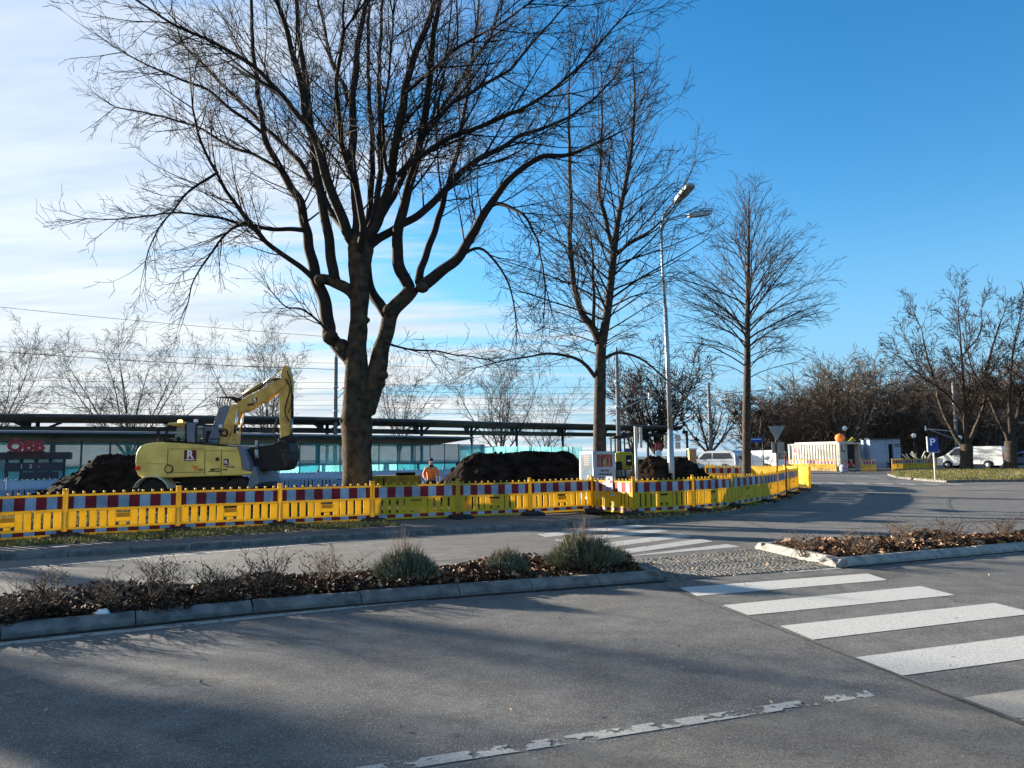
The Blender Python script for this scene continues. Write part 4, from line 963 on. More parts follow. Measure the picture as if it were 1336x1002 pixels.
def logo(x, y, w, h, Yn, px_Y, parent, s):
    c = cr(x, y, px_Y); yy = Yn; b = MB(); b.box((c[0], yy, c[1]), (w, .012, h)); o = b.build('logo', 'logo_red', parent)
    b = MB(); b.box((c[0], yy - .008, c[1] + h * .06), (w * .86, .006, h * .62)); b.build('logo_field', 'logo_red', o)
    text_obj('logo_letter', 'R', s * 1.15, 'white', face_m((c[0], yy - .013, c[1] + h * .07)), parent, bold=.018 * s * 2)
    b = MB(); b.box((c[0], yy - .009, c[1] - h * .38), (w * .8, .006, h * .08)); b.build('logo_line', 'white', o)
logo(491, 748, .40, .36, W0 - .008, 25.8, ex, .32); logo(752, 800, .16, .26, W0 - .008, 25.8, ex, .15)
text_obj('lettering', 'M 318 F', .09, 'darksteel', face_m((cr(785, 832)[0], W0 - .008, cr(785, 832)[1])), ex)
b = MB()
for x in (330, 600, 720):
    c0, c1 = cr(x, 690), cr(x, 895); b.box((c0[0], W0 - .004, (c0[1] + c1[1]) / 2), (.014, .012, c0[1] - c1[1] - .1))
for (xa, ya, xb, yb) in ((340, 700, 590, 700), (610, 712, 830, 716), (340, 870, 590, 868)):
    c0, c1 = cr(xa, ya), cr(xb, yb); b.bar((c0[0], W0 - .004, c0[1]), (c1[0], W0 - .004, c1[1]), .012, .012)
b.build('panel_seams', 'darksteel', body)
for (xa, xb) in ((330, 440), (560, 690)):
    b = MB(); q4 = [V((cr(x, y)[0], W0 + .1, cr(x, y)[1])) for x, y in ((xa, 660), (xa, 625), (xb, 628), (xb, 666))]
    for i in range(3): b.cyl(q4[i], q4[i + 1], .018, 6)
    b.build('handrail', 'black', ex)
b = MB(); c = cr(655, 850)
for k in range(3): b.box((c[0] - .4 + k * .4, W0 - .02, c[1]), (.14, .04, .03))
b.build('latches', 'black', body)
for k, (x, y) in enumerate(((470, 500), (655, 540))): b = MB(); c = cr(x, y); b.box((c[0], -.5, c[1] + .05), (.12, .12, .12)); b.build('work_light', 'globe', ex, bevel=.02)
# cab
b = MB(); b.prism([cr(*p) for p in ((292, 640), (312, 545), (322, 520), (440, 508), (448, 640))], 'y', -.35, .55); b.build('cab_glass', 'cabglass', ex)
b = MB()
for p, q_ in (((290, 642), (316, 530)), ((316, 522), (452, 508)), ((448, 510), (450, 648)), ((520, 520), (516, 655)), ((520, 524), (655, 530)), ((290, 640), (450, 648))):
    for yy in (W0 + .15, .5): a, c = cr(*p), cr(*q_); b.bar((a[0], yy, a[1]), (c[0], yy, c[1]), .06, .06)
for p in ((316, 522), (450, 508)): a = cr(*p); b.bar((a[0], W0 + .15, a[1]), (a[0], .5, a[1]), .06, .06)
b.build('cab_frame', 'black', ex)
b = MB(); b.prism([cr(*p) for p in ((310, 522), (330, 508), (450, 500), (452, 514), (320, 526))], 'y', W0 + .1, .55); b.build('cab_roof', 'exy', ex, bevel=.02)
b = MB(); b.prism([cr(*p) for p in ((455, 505), (522, 512), (516, 652), (448, 645))], 'y', W0 + .12, W0 + .2); b.prism([cr(*p) for p in ((455, 505), (522, 512), (516, 652), (448, 645))], 'y', .3, .42); b.build('cab_pillar', 'exgrey', ex, bevel=.01)
b = MB(); b.prism([cr(*p) for p in ((525, 560), (640, 565), (630, 650), (520, 650))], 'y', -.25, .3); b.build('engine_hood', 'black', ex, bevel=.03)
b = MB(); a = cr(243, 545); c = cr(243, 650); b.box(((a[0] + c[0]) / 2, W0 + .15, (a[1] + c[1]) / 2 + .08), (.10, .06, .38)); b.cyl((c[0], W0 + .15, c[1] - .05), (c[0], W0 + .15, a[1]), .015, 6); b.build('mirror', 'black', ex, bevel=.01)
b = MB(); a = cr(388, 625); b.box((a[0], W0 + .2, a[1]), (.1, .06, .14)); b.cyl((a[0] + .05, W0 + .2, a[1] - .2), (a[0], W0 + .2, a[1]), .015, 6); b.build('mirror', 'black', ex, bevel=.01)
a = cr(362, 502); b = MB(); b.lathe([(.075, 0), (.08, .03), (.07, .1), (.03, .12)], (a[0], -.6, a[1] - .03), 12); b.build('beacon', 'beacon', ex)
# boom
YB = 26.4; y0, y1 = -.45, -.05
def bprism(pts, a, b_, name, m, bev=.02, Yp=26.5): 
    o = MB(); o.prism([cr(*p, Yp) for p in pts], 'y', a, b_); return o.build(name, m, ex, bevel=bev)
bprism(((690, 668), (735, 500), (772, 395), (800, 372), (840, 382), (845, 430), (812, 520), (775, 600), (758, 668)), y0, y1, 'boom_base', 'exy2', .025)
bprism(((758, 668), (795, 560), (818, 580), (826, 600), (820, 668)), y0 - .02, y1 + .02, 'boom_foot', 'exy2', .02)
bprism(((610, 648), (640, 560), (690, 400), (740, 380), (772, 392), (735, 500), (688, 664)), y0 + .02, y1 - .02, 'hose_guard', 'exgrey', .02)
bprism(((800, 392), (850, 345), (1000, 265), (1120, 196), (1165, 186), (1200, 205), (1165, 250), (1125, 275), (1050, 340), (980, 370), (935, 405), (880, 432), (845, 432)), y0 + .03, y1 - .03, 'boom', 'exy2', .025)
bprism(((1126, 262), (1140, 180), (1150, 110), (1165, 88), (1196, 98), (1214, 160), (1222, 225), (1216, 350), (1213, 450), (1205, 590), (1190, 612), (1136, 632), (1132, 480)), y0 + .06, y1 - .06, 'stick', 'exy2', .025)
def cyl2(p, q_, r, name, m, dy=0, Yp=26.5):
    a, c = cr(*p, Yp), cr(*q_, Yp); o = MB(); o.cyl((a[0], (y0 + y1) / 2 + dy, a[1]), (c[0], (y0 + y1) / 2 + dy, c[1]), r, 10); return o.build(name, m, ex)
cyl2((860, 305), (1000, 225), .085, 'stick_cylinder', 'exy2'); cyl2((1000, 225), (1155, 108), .04, 'piston_rod', 'chrome')
cyl2((838, 430), (815, 585), .045, 'boom_cylinder', 'chrome', -.28); cyl2((838, 430), (815, 585), .045, 'boom_cylinder', 'chrome', .28)
cyl2((1216, 300), (1216, 470), .06, 'bucket_cylinder', 'darksteel', -.02); cyl2((1215, 470), (1214, 600), .03, 'piston_rod', 'chrome')
h = MB(); rh = random.Random(8)
def hose(pts, r=.016, dy=0.0):
    q_ = [V((cr(x, y, 26.5)[0], (y0 + y1) / 2 + dy, cr(x, y, 26.5)[1])) for x, y in pts]; q_, _ = catmull(q_, [1] * len(q_), 4); h.tube(q_, r, 5)
for k in range(6): hose([(700 + k * 12, 420), (676 + k * 14, 372), (682 + k * 14, 330), (720 + k * 14, 322), (790, 325 + k * 6), (850, 335 + k * 4)], .02, -.15 + .06 * k)
for k in range(4): hose([(820, 340 + 6 * k), (900, 290 + 10 * k), (1000, 240 + 9 * k), (1080, 190 + 4 * k), (1140, 185)], .018, -.12 + .08 * k)
hose([(1180, 190), (1212, 260), (1190, 350), (1175, 430), (1205, 500)], .022, -.2); hose([(1190, 130), (1222, 230), (1224, 360), (1200, 440)], .018, -.22)
hose([(700, 560), (720, 600), (755, 600), (750, 560), (715, 575)], .03, -.25); hose([(905, 385), (925, 372), (940, 380), (950, 365)], .025, -.22); hose([(1110, 470), (1085, 540), (1082, 600), (1100, 640)], .012, 0)
h.build('hydraulic_hoses', 'black', ex)
logo(955, 345, .17, .2, y0 + .02, 26.5, ex, .17)
# bucket and linkage
o = MB(); o.prism([cr(*p, 26.5) for p in ((1130, 622), (1200, 600), (1245, 605), (1240, 640), (1205, 690), (1160, 700), (1125, 660))], 'y', y0 - .02, y1 + .02); o.build('bucket_linkage', 'black', ex, bevel=.02)
o = MB(); o.prism([cr(*p, 26.5) for p in ((925, 700), (960, 690), (1100, 668), (1160, 640), (1225, 650), (1236, 720), (1232, 780), (1205, 845), (1160, 858), (1060, 858), (960, 835), (925, 815), (940, 790), (918, 770), (935, 745), (915, 730))], 'y', -.85, .35); bk = o.build('bucket', 'black', ex, bevel=.04)
o = MB()
for k in range(5):
    yy = -.80 + k * .27; a = cr(925, 815, 26.5); o.box((a[0] - .02, yy, a[1] + .0), (.16, .08, .06))
o.build('bucket_teeth', 'darksteel', bk)
o = MB(); o.prism([cr(*p, 26.5) for p in ((1160, 700), (1228, 705), (1232, 780), (1205, 845), (1190, 780))], 'y', -.87, -.84); o.build('bucket_side', 'darksteel', bk)
o = MB(); a = cr(1000, 640, 26.5); o.cyl((a[0], -.9, a[1]), (a[0], -.9, a[1] - .25), .05, 8); o.cyl((a[0], -.9, a[1] - .3), (a[0] + .04, -.9, a[1] - .6), .07, 8); o.build('shackle', 'galv', ex)
# undercarriage
o = MB(); a = cr(240, 925); c = cr(860, 925); o.box(((a[0] + c[0]) / 2, 0, .72), (c[0] - a[0], 1.3, .45)); o.box(((a[0] + c[0]) / 2, 0, 1.05), (1.6, 1.4, .28)); o.build('chassis', 'black', ex, bevel=.03)
o = MB(); o.prism([cr(*p) for p in ((935, 832), (960, 826), (975, 870), (992, 945), (940, 985), (900, 985))], 'y', -1.15, 1.15); o.build('dozer_blade', 'exgrey', ex, bevel=.02)
for cx in (215, 840):
    for yy in (-1.12, .62):
        x = cr(cx, 900)[0]; o = MB(); rot = Matrix.Rotation(math.pi / 2, 3, 'X')
        o.lathe([(.30, -.25), (.48, -.25), (.55, -.2), (.565, 0), (.55, .2), (.48, .25), (.30, .25)], (x, yy + .25, .56), 28, 0, rot)
        for k in range(28):
            an = k * 2 * math.pi / 28; o.box((x + math.cos(an) * .565, yy + .25, .56 + math.sin(an) * .565), (.03, .44, .05), 0, Matrix.Rotation(-an, 3, 'Y'))
        w = o.build('wheel', 'rubber', ex); o = MB(); o.lathe([(.02, -.2), (.12, -.2), (.14, -.1), (.28, -.12), (.30, -.24), (.31, .24), (.02, .22)], (x, yy + .25, .56), 20, 0, rot); o.build('rim', 'exgrey', w)
o = MB(); x = cr(215, 900)[0]; 
for an0 in range(8): a1, a2 = R(20 + an0 * 17), R(37 + an0 * 17); o.add([(x + math.cos(a) * r_, yy, .56 + math.sin(a) * r_) for a in (a1, a2) for r_ in (.62, .65) for yy in (-1.3, -.62)], [(0, 1, 5, 4), (2, 6, 7, 3), (0, 4, 6, 2), (1, 3, 7, 5), (0, 2, 3, 1), (4, 5, 7, 6)])
o.build('mudguard', 'offwhite', ex)

# ------------------------------------------------------------------ small yellow loader behind the billboard
L0 = V((P(812, 600, 28.5).x, 28.5, .08)); ld = thing('mini_excavator', 'small yellow tracked machine with flat black canopy between billboard and heap', 'mini excavator', L0)
def lo(px, py): p = P(px, py, 28); return (p.x - L0.x, p.z - L0.z)
o = MB(); o.prism([lo(*p) for p in ((802, 591), (813, 589), (825, 590), (826, 608), (818, 614), (810, 611), (803, 603))], 'y', -.6, .9); o.build('body', 'lime', ld, bevel=.05)
o = MB(); a, c = lo(816, 594), lo(824, 607); o.prism([a, (c[0], a[1]), c, (a[0], c[1])], 'y', -.63, -.58); o.box((lo(820, 601)[0], -.64, lo(820, 601)[1]), (.12, .02, .05), 1); o.build('grille', ['black', 'white'], ld)
o = MB(); a, c = lo(802, 602), lo(811, 613); o.prism([a, (c[0], a[1]), c, (a[0], c[1])], 'y', -.66, -.3); o.build('engine_bay', 'black', ld, bevel=.03)
o = MB(); a, c = lo(814, 585), lo(823, 590); o.prism([a, (c[0], a[1]), c, (a[0], c[1])], 'y', -.4, .1); o.build('seat', 'signblue', ld, bevel=.03)
o = MB(); a = lo(799, 571.5); c = lo(819, 570); o.prism([(a[0], a[1]), (c[0], a[1]), (c[0] - .05, a[1] + .08), (a[0] + .08, a[1] + .08)], 'y', -.55, .85); o.build('canopy', 'black', ld, bevel=.02)
for x, yy in ((a[0] + .1, -.45), (c[0] - .12, -.45), (a[0] + .1, .75), (c[0] - .12, .75)): o = MB(); o.bar((x, yy, .9), (x, yy, a[1]), .05, .05); o.build('canopy_post', 'black', ld)
for s_ in (-.55, .75):
    o = MB(); o.prism([(-.75, .0), (.7, .0), (.85, .18), (.85, .35), (.7, .48), (-.75, .48), (-.9, .3), (-.9, .15)], 'y', s_ - .15, s_ + .15); o.build('track', 'rubber', ld, bevel=.04)

# ------------------------------------------------------------------ billboard
A = P(757.5, 610, 23.9); B_ = P(774.5, 610, 23.35); D_ = P(801.5, 610, 23.9); bb = thing('billboard', 'three-sided poster stand with blue film poster and grey recruiting poster', 'billboard', (B_.x, B_.y + .15, .08))
o0 = bb.location
def bface(a, b, name, fm, z0=.35, z1=None):
    a = V((a.x - o0.x, a.y - o0.y, 0)); b = V((b.x - o0.x, b.y - o0.y, 0)); d = (b - a); L = d.length; an = math.atan2(d.y, d.x); mid = (a + b) / 2; e = bpy.data.objects.new(name, None)
    zt = P(774, 589, 23.5).z - .08; w = MB(); rot = Matrix.Rotation(an, 3, 'Z'); w.box(mid + V((0, 0, (z0 + zt) / 2)), (L, .05, zt - z0), 0, rot); f = w.build(name, fm, bb)
    return f, mid, an, L, zt
f, mid, an, L, zt = bface(A, B_, 'blue_poster', 'galv'); rot = Matrix.Rotation(an, 3, 'Z')
def put(parent, name, m, mid, rot, x, z, w, h, th=.004, off=-.029):
    k = MB(); k.box(mid + rot @ V((x, off, 0)) + V((0, 0, z)), (w, th, h), 0, rot); return k.build(name, m, parent)
zc = (zt + .35) / 2; hh = zt - .35
put(f, 'poster_print', 'pblue', mid, rot, 0, zc, L * .84, hh * .9)
for k in range(5): put(f, 'headline', 'ppeach', mid, rot, L * .05, zt - .14 - k * .065, L * (.5 - .03 * k), .035, off=-.033)
k = MB(); tm = Matrix.Translation(mid + rot @ V((0, -.034, 0))) @ rot.to_4x4(); ptm = [tm @ V((x, 0, z)) for x, z in ((-.13, .95), (-.1, .75), (-.02, .5), (.06, .55), (-.02, .85))]; k.add(ptm, [(0, 1, 2, 3, 4)]); k.build('silhouette', 'exgrey', f)
k = MB(); k.tube([tm @ V((.1 + .055 * math.cos(t_), 0, .95 + .11 * math.sin(t_))) for t_ in [i * math.pi / 8 for i in range(17)]], .012, 5); k.build('ring_motif', 'white', f)
f, mid, an, L, zt = bface(B_, D_, 'grey_poster', 'steel'); rot = Matrix.Rotation(an, 3, 'Z')
put(f, 'poster_print', 'pgrey', mid, rot, 0, zc, L * .88, hh * .92)
put(f, 'picture', 'pred', mid, rot, 0, zt - .28, L * .74, .38, off=-.033)
for k_, (x, w, h_) in enumerate(((-.2, .05, .22), (-.12, .06, .27), (-.03, .05, .2), (.05, .07, .26), (.13, .05, .22), (.2, .05, .25))):
    put(f, 'figure_shape', ('ppeach', 'pdark', 'brick')[k_ % 3], mid, rot, x, zt - .33, w, h_, off=-.036)
for s, z, w, cl in (('Jetzt jobs', zt - .58, .085, 'pdark'), ('in klimafreundlichem', zt - .69, .062, 'pdark'), ('neuen Job durch', zt - .80, .068, 'signblue')):
    text_obj('lettering', s, w * 1.15, cl, Matrix.Translation(mid + rot @ V((0, -.036, 0)) + V((0, 0, z))) @ rot.to_4x4() @ Matrix.Rotation(math.pi / 2, 4, 'X'), f, .002, .002)
f2, *_ = bface(D_, A, 'back_poster', 'pgrey')
o = MB()
for p in (A, B_, D_): o.cyl((p.x - o0.x, p.y - o0.y, 0), (p.x - o0.x, p.y - o0.y, zt + .02), .035, 8)
o.build('posts', 'galv', bb)

# ------------------------------------------------------------------ street lamp
lp = V((P(875, 640, 26).x, 26, .06)); lt = thing('street_lamp', 'tall grey street lamp with two curved arms and flat heads', 'street lamp', lp)
def lq(px, py, Y): return P(px, py, Y) - lp
o = MB(); pts = [V((0, 0, 0)), lq(874.5, 560, 26), lq(871, 470, 26), lq(868, 400, 26), lq(864, 345, 26), lq(863, 300, 26)]
o.tube([pts[0], pts[1]], [.095, .088], 12); o.tube([pts[1], pts[2], pts[3]], [.082, .075, .066], 12); o.tube([pts[3], pts[4], pts[5]], [.05, .045, .042], 10); o.lathe([(.12, 0), (.12, .25), (.097, .3)], (0, 0, 0), 12); o.build('pole', 'steel', lt)
o = MB(); q_, r_ = catmull([lq(863, 302, 26), lq(864, 290, 26), lq(868, 278, 25.9), lq(874, 270, 25.8), lq(882, 262, 25.6)], [.042, .04, .036, .033, .03], 4); o.tube(q_, r_, 8); o.build('arm', 'steel', lt)
o = MB(); q_, r_ = catmull([lq(863, 300, 26), lq(868, 291, 26), lq(876, 285, 26.1), (lq(887, 282, 26.2)), lq(899, 281, 26.4)], [.042, .04, .036, .033, .03], 4); o.tube(q_, r_, 8); o.build('arm', 'steel', lt)
def head(a, b, w, nm):
    d = (b - a); L = d.length; t = d.normalized(); sd = t.cross(V((0, 0, 1))).normalized(); up = sd.cross(t).normalized(); m = MB(); vs = []
    for s, ww, u, l_ in ((0, .35, .06, -.05), (.12, .8, .08, -.07), (.5, 1, .1, -.07), (.9, 1, .09, -.06), (1, .8, .05, -.03)):
        c = a + t * (L * s)
        for x, z in ((-w * ww, l_), (-w * ww, u * .4), (-w * ww * .7, u), (w * ww * .7, u), (w * ww, u * .4), (w * ww, l_)): vs.append(c + sd * x + up * z)
    n = 5; m.add(vs, [tuple(range(6))[::-1], tuple(24 + i for i in range(6))] + [(i * 6 + j, i * 6 + (j + 1) % 6, (i + 1) * 6 + (j + 1) % 6, (i + 1) * 6 + j) for i in range(n - 1) for j in range(6)])
    hd = m.build('lamp_head', 'galv', lt); g = MB(); g.add([a + t * (L * s) + sd * x + up * -.085 for s, x in ((.35, -w * .8), (.35, w * .8), (.95, w * .75), (.95, -w * .75))] + [a + t * (L * s) + sd * x + up * -.06 for s, x in ((.35, -w * .8), (.35, w * .8), (.95, w * .75), (.95, -w * .75))], [(0, 1, 2, 3), (4, 7, 6, 5), (0, 4, 5, 1), (1, 5, 6, 2), (2, 6, 7, 3), (3, 7, 4, 0)]); g.build('lens', 'signback', hd)
head(lq(881, 264, 25.6), lq(903, 240, 24.9), .17, 'a'); head(lq(898, 281.5, 26.4), lq(927, 277, 26.8), .16, 'b')

# ------------------------------------------------------------------ signs
def sign_post(name, label, px, Y, top_py, r=.03, m='galv', cat='sign', base_py=None):
    b = V((P(px, 620, Y).x, Y, .05 + zg(Y))); t = thing(name, label, cat, b); h = P(px, top_py, Y).z - b.z; o = MB(); o.cyl((0, 0, 0), (0, 0, h), r, 10); o.build('post', m, t); return t, b, h
t, b, h = sign_post('sign_post', 'pale post with two narrow tall white plates left of the lamp', 830.5, 24, 556, .045)
for px0, px1, yy in ((827, 832, 0), (835, 839.6, .25)):
    a, c = P(px0, 557, 24), P(px1, 584, 24); o = MB(); o.box(((a.x + c.x) / 2 - b.x, -.06 + yy, (a.z + c.z) / 2 - b.z), (c.x - a.x, .03, a.z - c.z)); o.build('sign_plate', 'offwhite', t, bevel=.004)
o = MB(); o.bar((0, 0, h - .2), (.2, .2, h - .2), .03, .03); o.build('bracket', 'galv', t)
t, b, h = sign_post('sign_post', 'post behind the lamp pole carrying two rows of white plates', 879, 27.5, 565, .035)
for px0, px1 in ((866, 878.5), (880.5, 887.5)):
    for p0, p1 in ((567.5, 576), (577, 585.5)): a, c = P(px0, p0, 27.5), P(px1, p1, 27.5); o = MB(); o.box(((a.x + c.x) / 2 - b.x, -.05, (a.z + c.z) / 2 - b.z), (c.x - a.x, .02, a.z - c.z)); o.build('sign_plate', 'offwhite', t)
t, b, h = sign_post('information_board', 'small red and light blue board seen above the right soil heap', 860, 34, 578, .03)
a, c = P(855, 578, 34), P(864, 587, 34); o = MB(); o.box((0, -.05, (a.z + c.z) / 2 - b.z), (c.x - a.x, .03, a.z - c.z)); bo = o.build('red_panel', 'sign_red', t); o = MB()
o.prism([(-.07, a.z - b.z - .05), (0, a.z - b.z - .12), (.07, a.z - b.z - .05), (.03, a.z - b.z - .15), (.08, a.z - b.z - .26), (0, a.z - b.z - .18), (-.08, a.z - b.z - .26), (-.03, a.z - b.z - .15)], 'y', -.075, -.067); o.build('emblem', 'ppeach', bo)
a, c = P(856, 588, 34), P(864, 596, 34); o = MB(); o.box((0, -.05, (a.z + c.z) / 2 - b.z), (c.x - a.x, .03, a.z - c.z)); o.build('blue_panel', 'plight', t)
t, b, h = sign_post('give_way_sign', 'grey back of a give way triangle above a square plate, right of the slender tree', 1014.5, 38.3, 554, .035, 'darksteel')
def tri(s, z, y, th): return None
a, c, d_ = P(1002.5, 556, 38.2), P(1025, 555.5, 38.2), P(1014, 575, 38.2); o = MB(); o.prism([(p.x - b.x, p.z - b.z) for p in (a, c, d_)], 'y', -.05, -.03); o.build('triangle_plate', 'signback', t, bevel=.006)
o = MB(); o.bar((-.3, -.02, h - .12), (.3, -.02, h - .12), .03, .03); o.build('bracket', 'darksteel', t)
a, c = P(1004.5, 577, 38.6), P(1021.5, 591, 38.6); o = MB(); o.box(((a.x + c.x) / 2 - b.x, .06, (a.z + c.z) / 2 - b.z), (c.x - a.x, .02, a.z - c.z)); o.build('square_plate', 'signback', t, bevel=.006)
# blue street name boards
t, b, h = sign_post('street_sign', 'dark blue direction board on two posts behind the slender tree', 980, 58, 570, .04, 'darksteel')
o = MB(); a, c = P(980, 571, 58), P(997, 577, 58); o.box(((c.x - a.x) / 2, -.06, (a.z + c.z) / 2 - b.z), (c.x - a.x, .03, a.z - c.z)); s_ = o.build('blue_board', 'signblue', t); o = MB(); o.box(((c.x - a.x) / 2, -.08, (a.z + c.z) / 2 - b.z + .06), (c.x - a.x - .2, .01, .05)); o.build('pale_line', 'plight', s_)
o = MB(); o.cyl((c.x - a.x, 0, 0), (c.x - a.x, 0, h), .04, 8); o.build('post', 'darksteel', t)
# parking sign
pb = G(1220.5, 626, .11); t = thing('parking_sign', 'blue parking sign on a slightly leaning white post on the grass', 'sign', pb, -.35); h = P(1219, 571, pb.y).z - pb.z
o = MB(); o.cyl((0, 0, 0), (0, 0, h), .045, 10); o.build('post', 'white', t); o = MB(); zc = P(1216, 580, pb.y).z - pb.z; o.box((0, -.06, zc), (.50, .05, .82)); s_ = o.build('blue_board', 'signblue', t, bevel=.01)
text_obj('letter', 'P', .55, 'white', face_m((-.04, -.088, zc + .12)), s_, .004, .01); o = MB(); o.box((-.29, -.04, zc + .02), (.05, .16, .84)); o.build('white_edge', 'white', s_)  # white outer edge of the sign box
o = MB(); o.box((0, -.06, P(1216, 588.5, pb.y).z - pb.z), (.54, .04, .17)); s2 = o.build('supplementary_plate', 'pgrey', t)
# brick pillar
b = P(903.5, 610, 50); h = P(903.5, 587, 50).z; o = MB(); t = thing('brick_pillar', 'orange brick gate pillar with pale cap left of the silver van', 'pillar', (b.x, 50, zg(50))); o.box((0, 0, (h - .23) / 2), (.46, .46, h - .23)); o.build('shaft', 'brick', t); o = MB(); o.box((0, 0, h - .18), (.56, .56, .1)); o.build('cap', 'offwhite', t)

# ------------------------------------------------------------------ worker
wk0 = V((P(562.5, 640, 28.5).x, 28.5, .06 + zg(28.5)))
wk = thing('person', 'worker in orange high visibility jacket and dark beanie standing before the middle heap', 'person', wk0, R(8)); wk.scale = (.94, .94, .93)
def skin_obj(name, joints, edges, m, sub=1, root=0):
    me = bpy.data.meshes.new(name); me.from_pydata([j[0] for j in joints], edges, []); o = bpy.data.objects.new(name, me); C.objects.link(o); o.parent = wk; me.materials.append(M[m])
    sk = o.modifiers.new('skin', 'SKIN'); sk.use_smooth_shade = True
    for i, j in enumerate(joints): me.skin_vertices[0].data[i].radius = (j[1], j[2] if len(j) > 2 else j[1]); me.skin_vertices[0].data[i].use_root = (i == root)
    sm = o.modifiers.new('sub', 'SUBSURF'); sm.levels = sub; sm.render_levels = sub; return o
J = [((0, .02, .95), .15, .11), ((0, 0, 1.15), .14, .10), ((0, -.03, 1.38), .17, .11), ((0, -.06, 1.50), .06), ((0, -.10, 1.60), .085, .10), ((0, -.11, 1.70), .085, .10),
     ((-.20, -.04, 1.42), .06), ((-.30, -.06, 1.16), .048), ((-.22, -.26, .98), .036), ((-.19, -.32, .94), .03), ((.20, -.04, 1.42), .06), ((.29, -.08, 1.16), .048), ((.26, -.28, 1.0), .036), ((.25, -.34, .96), .03),
     ((-.10, .02, .88), .09), ((-.13, -.02, .48), .065), ((-.14, .04, .08), .045), ((-.14, -.10, .04), .04), ((.10, .02, .88), .09), ((.12, -.02, .48), .065), ((.14, .04, .08), .045), ((.15, -.10, .04), .04)]
Ed = [(0, 1), (1, 2), (2, 3), (3, 4), (4, 5), (2, 6), (6, 7), (7, 8), (8, 9), (2, 10), (10, 11), (11, 12), (12, 13), (0, 14), (14, 15), (15, 16), (16, 17), (0, 18), (18, 19), (19, 20), (20, 21)]
for side, w in ((-1, 9), (1, 13)):
    wp = V(J[w][0])
    for k, (dx, L) in enumerate(((-.025, .075), (-.009, .085), (.008, .08), (.024, .065))):
        J.append(((wp.x + dx, wp.y - .03, wp.z - .02), .009)); J.append(((wp.x + dx * 1.1, wp.y - .03 - L * .4, wp.z - .02 - L * .4), .009)); J.append(((wp.x + dx * 1.1, wp.y - .03 - L * .5, wp.z - .02 - L * .8), .008)); n = len(J); Ed += [(w, n - 3), (n - 3, n - 2), (n - 2, n - 1)]
    J.append(((wp.x - side * .035, wp.y, wp.z - .01), .011)); J.append(((wp.x - side * .05, wp.y - .04, wp.z - .03), .009)); n = len(J); Ed += [(w, n - 2), (n - 2, n - 1)]
skin_obj('body', J, Ed, 'skin')
JK = [((0, .02, .90), .19, .15), ((0, 0, 1.15), .18, .145), ((0, -.03, 1.36), .20, .15), ((0, -.05, 1.46), .10), ((-.20, -.04, 1.38), .075), ((-.29, -.06, 1.14), .065), ((-.235, -.24, 1.0), .052), ((.20, -.04, 1.38), .075), ((.285, -.08, 1.14), .065), ((.262, -.26, 1.015), .052)]
skin_obj('jacket', JK, [(0, 1), (1, 2), (2, 3), (2, 4), (4, 5), (5, 6), (2, 7), (7, 8), (8, 9)], 'orange')
skin_obj('trousers', [((0, .02, .93), .165, .13), ((-.10, .02, .84), .115), ((-.13, -.02, .48), .085), ((-.14, .03, .12), .07), ((.10, .02, .84), .115), ((.12, -.02, .48), .085), ((.14, .03, .12), .07)], [(0, 1), (1, 2), (2, 3), (0, 4), (4, 5), (5, 6)], 'trousers')
skin_obj('beanie', [((0, -.10, 1.69), .105, .115), ((0, -.10, 1.76), .10, .105), ((0, -.10, 1.81), .05, .05)], [(0, 1), (1, 2)], 'beanie')
skin_obj('scarf', [((0, -.06, 1.44), .11, .11), ((0, -.075, 1.50), .105, .10), ((0, -.09, 1.56), .085, .085)], [(0, 1), (1, 2)], 'beanie')
o = MB(); o.lathe([(.004, -.02), (.016, -.008), (.012, .014), (.004, .02)], (0, -.205, 1.63), 6); o.lathe([(.003, -.004), (.028, 0), (.003, .004)], (0, -.195, 1.578), 8)
for s in (-1, 1): o.lathe([(.002, -.009), (.010, 0), (.002, .009)], (s * .034, -.195, 1.665), 6); o.lathe([(.004, -.03), (.016, 0), (.004, .03)], (s * .09, -.10, 1.63), 6)
o.build('face', 'skin', wk)
for s in (-1, 1):
    o = MB(); o.prism([(-.17, 0), (.09, 0), (.10, .12), (0, .13), (-.16, .06)], 'x', s * .14 - .05, s * .14 + .05); o.build('boot', 'black', wk, bevel=.02)

# ------------------------------------------------------------------ container, cabin
ca = V((P(1030.5, 600, 71).x, 71)); cb = V((P(1096, 600, 66).x, 66)); d_ = (cb - ca).normalized(); cb = ca + d_ * 10.0 if False else cb; CL = (cb - ca).length; an = math.atan2(d_.y, d_.x)
ct = thing('container', 'long white corrugated site container with red logo and open end doors', 'container', (cb.x, cb.y, zg(66)), an)
CH = P(1096, 577.5, 66).z - zg(66); CW = 2.5
# side wall corrugation (local x from -CL to 0, side facing the camera at y=0)
o = MB(); n = int(CL / .30); pr = []
for i in range(n): x = -CL + CL * i / n; s = CL / n; pr += [(x, 0), (x + s * .45, 0), (x + s * .58, .05), (x + s * .84, .05)]
pr.append((0, 0)); vs = [(x, y, .15) for x, y in pr] + [(x, y, CH - .12) for x, y in pr]; k = len(pr); o.add(vs, [(i, i + 1, k + i + 1, k + i) for i in range(k - 1)])
o.box((-CL / 2, CW, CH / 2), (CL, .06, CH - .2)); o.box((-CL, CW / 2, CH / 2), (.06, CW, CH - .2)); o.build('side_wall', 'offwhite', ct)
o = MB(); o.box((-CL / 2, CW / 2, CH - .06), (CL + .04, CW + .06, .12)); o.box((-CL / 2, CW / 2, CH + .06), (CL * .86, CW * .8, .12)); o.build('roof', 'offwhite', ct)
o = MB(); o.box((-CL / 2, CW / 2, .1), (CL + .04, CW + .04, .12)); 
